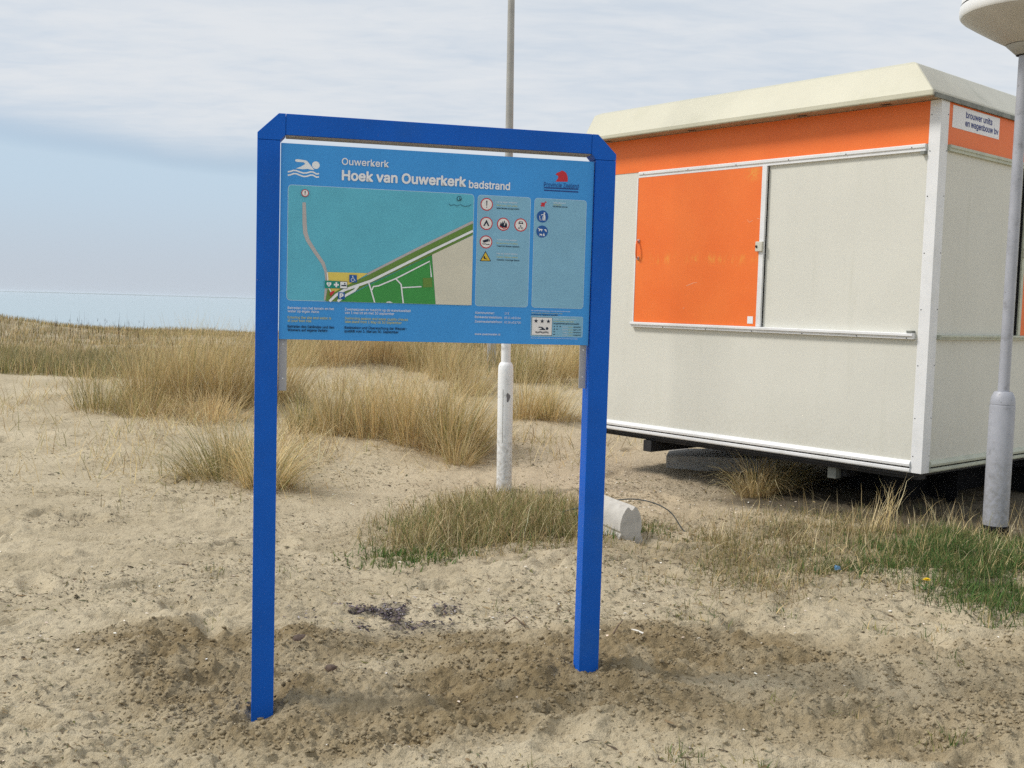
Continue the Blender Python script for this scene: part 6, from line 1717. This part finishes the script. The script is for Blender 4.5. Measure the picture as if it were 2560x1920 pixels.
dd = lambda x, y: np.clip((1.0 * gauss(x, y, 1.75, 6.5, 0.85, 0.62) + .55 * gauss(x, y, 1.2, 6.9, .6, .4) + .5 * gauss(x, y, 2.3, 7.3, .9, .5) + .5 * gauss(x, y, 1.5, 5.75, .8, .35) - .1) * (.55 + 1.1 * fbm(x * 2.2, y * 2.6, 4, 160)), 0, 1)
xx, yy = field(85000, (.3, 3.6), (5.0, 8.6), dd, 6)
P = [strew(xx, yy, .070, [(DSTRAW, 2.2), (DPALE, 1.4), (DBROWN, 3.2), (DOLIVE, 3.8), (GREEN, 1.6)], 1.3, 1.2, .0038, 3, .9)]
# upright dead stalks along the kiosk's shadow edge
xx, yy = field(330, (1.3, 4.2), (6.6, 7.5), lambda x, y: np.ones_like(x) * .8, 7)
P.append(strew(xx, yy, .20, [(DPALE, 3), (DSTRAW, 3), (DBROWN, 1)], .5, .9, .0045, 4, 1.0))
veg('dry_grass', P, label='thin dry and olive grass on the sand in front of the kiosk', cat='grass', kind='stuff')

# sparse sprigs over the open sand
P = []
sp = lambda x, y: np.clip(.18 + fbm(x * .9, y * .9, 3, 170), 0, 1) * np.clip(gauss(x, y, -2.6, 9.8, 1.7, 2.0) + .7 * gauss(x, y, -1.9, 12.2, 2.0, 1.2) + .35 * gauss(x, y, .6, 10.5, .9, 1.6) + .5 * gauss(x, y, -4.5, 11.8, 1.2, 1.0), 0, 1)
xx, yy = field(15000, (-7, 2), (7.4, 15), sp, 8)
P.append(strew(xx, yy, .13, [(OLIVE, 3), (STRAW, 2.2), (PALE, 1.4), (BROWN, 2), (GREYG, 2)], .9, .9, .0048, 3, 1.1))
for cx, cy, n_ in ((0.83, 5.05, 26), (1.02, 5.0, 22), (0.95, 5.25, 26), (-0.05, 5.2, 12), (1.55, 3.66, 60), (0.62, 3.50, 46), (0.88, 3.42, 26), (-1.62, 5.9, 18), (-1.25, 5.95, 14), (-1.4, 5.0, 12), (1.02, 3.85, 14), (1.28, 3.83, 22), (1.86, 4.38, 20), (0.10, 3.40, 16), (1.75, 4.95, 30), (2.0, 4.9, 30), (1.35, 5.15, 24)):
    x_, y_ = cx + rng.normal(0, .045, n_), cy + rng.normal(0, .035, n_)
    P.append(strew(x_, y_, .060, [(GREEN, 3), (OLIVE, 3), (STRAW, 1.2), (BROWN, 1)], 1.1, .8, .0042, 3, .8))
th_ = lambda x, y: np.clip((.35 + 1.3 * fbm(x * 1.3, y * 1.3, 4, 190)) * np.clip(1.2 * gauss(x, y, -3.9, 12.9, 1.6, 1.1) + 1.0 * gauss(x, y, -2.6, 10.2, 1.1, 1.2) + 1.0 * gauss(x, y, -1.2, 10.6, 1.5, .8) + 1.0 * gauss(x, y, -2.2, 15.5, 1.6, 1.2) + .8 * gauss(x, y, .5, 12.2, .8, .8) + .8 * gauss(x, y, .4, 15.8, 1.0, 1.4) + .7 * gauss(x, y, -5.4, 14.6, 1.2, 1.2), 0, 1), 0, 1)
xx, yy = field(80000, (-7, 2), (8.0, 17.5), th_, 9)
k = len(xx)
P.append(blade_geo(xx, yy, ground_z(xx, yy), rng.random(k) * 6.28, rng.uniform(.08, .42, k), .25 + 1.15 * rng.random(k), .8 * rng.random(k), .0045 + .003 * rng.random(k), palette(k, [(PALE, 3.4), (STRAW, 3), (BROWN, 1.8), (OLIVE, 1.2)]), 3))
veg('sparse_grass', P, label='scattered short sprigs of grass on the open sand', cat='grass', kind='stuff')

# one clump of tall broken straw stalks before the kiosk's dark underside
SX, SY = 2.40, 6.80
n_ = 26
P = [blade_geo(SX - .05 + rng.normal(0, .035, n_), SY + rng.normal(0, .03, n_), np.full(n_, gz(SX, SY)), rng.normal(.1, .45, n_), rng.uniform(.22, .38, n_), rng.uniform(.2, .55, n_), rng.normal(.15, .5, n_), np.full(n_, .0055), palette(n_, [(PALE, 4), (STRAW, 2)]), 5, .3),
     blade_geo(SX + .07 + rng.normal(0, .03, 12), SY + rng.normal(0, .03, 12), np.full(12, gz(SX, SY)), rng.random(12) * 6.28, rng.uniform(.24, .44, 12), rng.uniform(0, .25, 12), rng.uniform(.2, 2.0, 12), np.full(12, .0045), palette(12, [(PALE, 2), (OLIVE, 2), (STRAW, 2)]), 6, .3)]
veg('straw_clump', P, label='clump of tall bent straw stalks in front of the dark kiosk underside', cat='grass tuft')

# ---------------------------------------------------------------- litter, shells, clods
def flakes(name, x, y, ln, wd, cols, label, cat, lift=0.004, curl=0.25, bump_=0.0):
    n = len(x)
    a = rng.random(n) * math.pi + rng.normal(0, .3, n)
    z = ground_z(x, y)
    t = np.array([-.5, 0.0, .5])
    dz = rng.normal(0, curl, (n, 1)) * ln[:, None] * t[None, :] * .5 + lift * (0.4 + rng.random(n))[:, None] + np.array([0, .25, 0])[None, :] * wd[:, None] * rng.random(n)[:, None]
    bent = rng.normal(0, .18, n)[:, None] * ln[:, None] * np.array([1, 0, 1.0])[None, :]
    X = x[:, None] + t[None, :] * ln[:, None] * np.cos(a)[:, None] - bent * np.sin(a)[:, None]
    Y = y[:, None] + t[None, :] * ln[:, None] * np.sin(a)[:, None] + bent * np.cos(a)[:, None]
    Z = z[:, None] + dz
    w = wd[:, None] * np.array([.5, 1, .4])[None, :] * .5
    L = np.stack([X - w * np.sin(a)[:, None], Y + w * np.cos(a)[:, None], Z], -1)
    R = np.stack([X + w * np.sin(a)[:, None], Y - w * np.cos(a)[:, None], Z + w * .5], -1)
    Vv = np.stack([L, R], 2).reshape(-1, 3)
    b = np.arange(n) * 6
    F = np.concatenate([np.stack([b, b + 1, b + 3, b + 2], -1), np.stack([b + 2, b + 3, b + 5, b + 4], -1)])
    o = mesh_np(name, Vv, [F], M['litter'], col=np.repeat(cols, 6, 0))
    return tag(o, label, cat, kind='stuff')


DK = np.array([.085, .065, .048])
lit_d = lambda x, y: np.clip((.35 + 1.1 * fbm(x * 1.4, y * 1.8, 4, 200)) * (1 - .85 * churn(x, y)) * sst(y, 15, 9), 0, 1)
xx, yy = [], []
for yl, yh, n_ in ((3.0, 5, 16000), (5, 7.5, 34000), (7.5, 10, 28000), (10, 14, 14000)):
    y_ = rng.uniform(yl, yh, n_)
    x_ = rng.uniform(-.62, .62, n_) * y_ * 1.05
    q = rng.random(n_) < lit_d(x_, y_)
    xx.append(x_[q])
    yy.append(y_[q])
xx, yy = np.concatenate(xx), np.concatenate(yy)
n_ = len(xx)
flakes('beach_litter', xx, yy, rng.lognormal(math.log(.015), .6, n_) * (1 + .05 * yy), rng.lognormal(math.log(.0036), .5, n_) * (1 + .04 * yy),
       palette(n_, [(DK, 4), (BROWN * .5, 3), (GREYG * .5, 2), (STRAW * .55, 1.0), (OLIVE * .45, 1.2)]), 'dark bits of dead straw and wrack strewn over the sand', 'litter')
sh_d = lambda x, y: np.clip(.10 + .5 * fbm(x * 1.7, y * 1.7, 3, 220) + .9 * gauss(x, y, 1.0, 9.0, .9, 1.6), 0, 1) * (1 - .7 * churn(x, y))
y_ = rng.uniform(3.0, 12, 9000)
x_ = rng.uniform(-.6, .6, 9000) * y_
q = rng.random(9000) < sh_d(x_, y_)
x_, y_ = x_[q], y_[q]
n_ = len(x_)
flakes('shell_fragments', x_, y_, rng.uniform(.006, .016, n_) * (1 + .03 * y_), rng.uniform(.005, .011, n_) * (1 + .03 * y_),
       palette(n_, [(np.array([.72, .68, .60]), 3), (np.array([.62, .50, .40]), 2), (np.array([.55, .50, .46]), 1)]), 'pale broken shells scattered on the sand', 'shells', lift=.006)
y_ = 5.14 + rng.normal(0, .11, 1300)
x_ = -0.56 + rng.normal(0, .21, 1300)
q = fbm(x_ * 7, y_ * 9, 4, 55) > -.02
x_, y_ = x_[q], y_[q]
n_ = len(x_)
flakes('charred_litter', x_, y_, rng.uniform(.010, .03, n_), rng.uniform(.004, .012, n_), palette(n_, [(np.array([.040, .035, .042]), 4), (np.array([.13, .10, .11]), 3), (np.array([.42, .39, .40]), 1.0)]), 'charred black bits of an old fire between the sign posts', 'charcoal', lift=.012, curl=.5)

# loose clods of damp sand on the dug band
bmi = bmesh.new()
bmesh.ops.create_icosphere(bmi, subdivisions=1, radius=1.0)
iv = np.array([v.co[:] for v in bmi.verts])
jf = np.array([[v.index for v in f.verts] for f in bmi.faces])
bmi.free()
n_ = 34000
y_ = rng.uniform(3.3, 5.1, n_)
x_ = rng.uniform(-.62, .62, n_) * y_
q = rng.random(n_) < (churn(x_, y_) * np.clip(.60 + 1.0 * fbm(x_ * 2.5, y_ * 2.5, 3, 240), 0, 1) + .006)
x_, y_ = x_[q], y_[q]
n_ = len(x_)
rad_ = np.clip(rng.lognormal(math.log(.0042), .45, n_), .0022, .0125)
z_ = ground_z(x_, y_)
VV = iv[None] * (1 + .22 * rng.normal(0, 1, (n_, len(iv), 1))) * rad_[:, None, None] * np.array([1.15, 1.0, .8])
VV = VV + np.stack([x_, y_, z_ + rad_ * .35], -1)[:, None, :]
FF = (jf[None] + (np.arange(n_) * len(iv))[:, None, None]).reshape(-1, 3)
dmp = np.repeat(np.clip(0.78 * churn(x_, y_) * (0.62 + 0.38 * sst(fbm(x_ * 1.8, y_ * 2.5, 4, 90), -0.45, 0.25)) * (1 - 0.35 * sst(x_, 0.9, 1.6)), 0, 1), len(iv))
zero = np.zeros(len(dmp))
tag(mesh_np('sand_clods', VV.reshape(-1, 3), [FF], M['sand'], smooth=True, attrs={'damp': dmp, 'char': zero, 'turf': zero, 'shelly': zero, 'kiosk_shade': zero}), 'loose crumbling clods of damp dug sand at the sign posts', 'sand clods', kind='stuff')


def pebble(name, x, y, r, mat, label, cat, sq_=(1.3, 1, .75)):
    bm = bmesh.new()
    bmesh.ops.create_icosphere(bm, subdivisions=3, radius=r)
    for v in bm.verts:
        d = v.co.normalized()
        v.co *= 1 + .16 * math.sin(3.1 * d.x + 1.3 + x * 9) * math.cos(2.7 * d.y + y * 5) + .05 * math.sin(9 * d.z + 5 * d.x)
        v.co.x *= sq_[0]
        v.co.y *= sq_[1]
        v.co.z *= sq_[2]
    o = obj_from_bm(name, bm, mat, None, smooth=True)
    o.location = (x, y, gz(x, y) + r * .25)
    return tag(o, label, cat)


pebble('stone', -0.905, 4.64, .028, M['stone'], 'dark brown stone in the dug sand just right of the left sign post', 'stone')
pebble('stone', -0.71, 4.30, .020, M['stone'], 'smaller brown stone on smooth sand, nearer the camera than the dark one', 'stone', (1.1, 1, .9))

# white quill-like stick right of the right post
bm = bmesh.new()
wz = gz(0.60, 4.66)
tube(bm, [(0.565, 4.69, wz + .012), (0.585, 4.665, wz + .014), (0.61, 4.64, wz + .010), (0.628, 4.628, wz + .006)], [.002, .0045, .005, .002], 6)
tag(obj_from_bm('white_stick', bm, M['shell'], None, smooth=True), 'small white stick lying on sand right of the right sign post', 'stick')
for i, (pts, lab) in enumerate((
        ([(0.475, 4.66, 0), (0.495, 4.70, .03), (0.53, 4.74, .05)], 'dark bent twig poking out of the sand right of the right sign post'),
        ([(0.29, 4.62, 0), (0.315, 4.66, .025), (0.335, 4.72, .045)], 'dark twig poking out of the sand left of the right sign post'),
        ([(0.0, 5.02, .010), (0.045, 5.0, .022), (0.085, 4.97, .012), (0.10, 4.95, .002)], 'dark curled twig lying on pale sand between the sign posts'),
        ([(0.93, 3.42, .004), (0.965, 3.40, .012), (1.00, 3.385, .006)], 'grey twig at the bottom edge of the photo on pale sand'))):
    bm = bmesh.new()
    tube(bm, [(a, b, gz(a, b) + c) for a, b, c in pts], [.0045, .004, .003, .002][:len(pts)] if len(pts) == 4 else [.0045, .0035, .0022], 6)
    tag(obj_from_bm('twig', bm, M['twig'], None, smooth=True), lab, 'twig', group='twigs on the sand')

# dandelion
DX, DY = 2.205, 5.55
dz = gz(DX, DY)
dn = empty('dandelion', (DX, DY, dz), 0, 'single yellow dandelion in the green grass', 'flower')
bm = bmesh.new()
tube(bm, [(0, 0, 0), (.004, 0, .03), (.006, .002, .060)], .0022, 6)
obj_from_bm('stem', bm, M['leaf'], dn, smooth=True)
bm = bmesh.new()
for ring, (n_, ln, up) in enumerate(((18, .021, .15), (14, .016, .45), (9, .010, .9))):
    for i in range(n_):
        a = 2 * math.pi * (i + .5 * ring) / n_
        c, s = math.cos(a), math.sin(a)
        w = .0028
        z0 = .060 + .001 * ring
        v = [bm.verts.new(q_) for q_ in ((.006 - s * w * .5, .002 + c * w * .5, z0), (.006 + s * w * .5, .002 - c * w * .5, z0),
                                         (.006 + c * ln + s * w, .002 + s * ln - c * w, z0 + up * ln), (.006 + c * ln - s * w, .002 + s * ln + c * w, z0 + up * ln))]
        bm.faces.new(v)
obj_from_bm('flower_head', bm, M['yellow_flower'], dn)
for i in range(6):
    bm = bmesh.new()
    a = i * 1.05
    c, s = math.cos(a), math.sin(a)
    pts = [(.0, .002), (.02, .008), (.035, .006), (.05, .010), (.065, .0)]
    l_ = [bm.verts.new((c * u - s * w, s * u + c * w, .012 + .02 * math.sin(u * 40))) for u, w in pts]
    r__ = [bm.verts.new((c * u + s * w, s * u - c * w, .012 + .02 * math.sin(u * 40))) for u, w in pts]
    for k in range(4):
        bm.faces.new((l_[k], l_[k + 1], r__[k + 1], r__[k]))
    obj_from_bm('leaf', bm, M['leaf'], dn)

# crumpled blue scrap
bm = bmesh.new()
grid = [[bm.verts.new((.04 * (i / 4 - .5) + .004 * rng.normal(), .03 * (j / 3 - .5) + .004 * rng.normal(), .012 + .007 * rng.normal())) for i in range(5)] for j in range(4)]
for j in range(3):
    for i in range(4):
        bm.faces.new((grid[j][i], grid[j][i + 1], grid[j + 1][i + 1], grid[j + 1][i]))
o = obj_from_bm('plastic_scrap', bm, M['plastic_blue'])
o.location = (1.855, 5.95, gz(1.855, 5.95) + .03)
o.rotation_euler = (.5, .2, .3)
tag(o, 'small crumpled blue plastic scrap in the dry grass', 'scrap')

# ---------------------------------------------------------------- haze
m, gg, out = new_mat('haze')
pv = gg.n('ShaderNodeVolumePrincipled', ins={'Color': (0.78, 0.82, 0.88, 1), 'Density': HAZE, 'Anisotropy': 0.2})
gg.t.links.new(pv.outputs[0], out.inputs['Volume'])
bm = bmesh.new()
bx(bm, -9400, 9400, -9400, 9400, -6.2, 7.5)
hz = obj_from_bm('haze', bm, m)
tag(hz, 'thin sea haze that pales the far shore', kind='stuff')
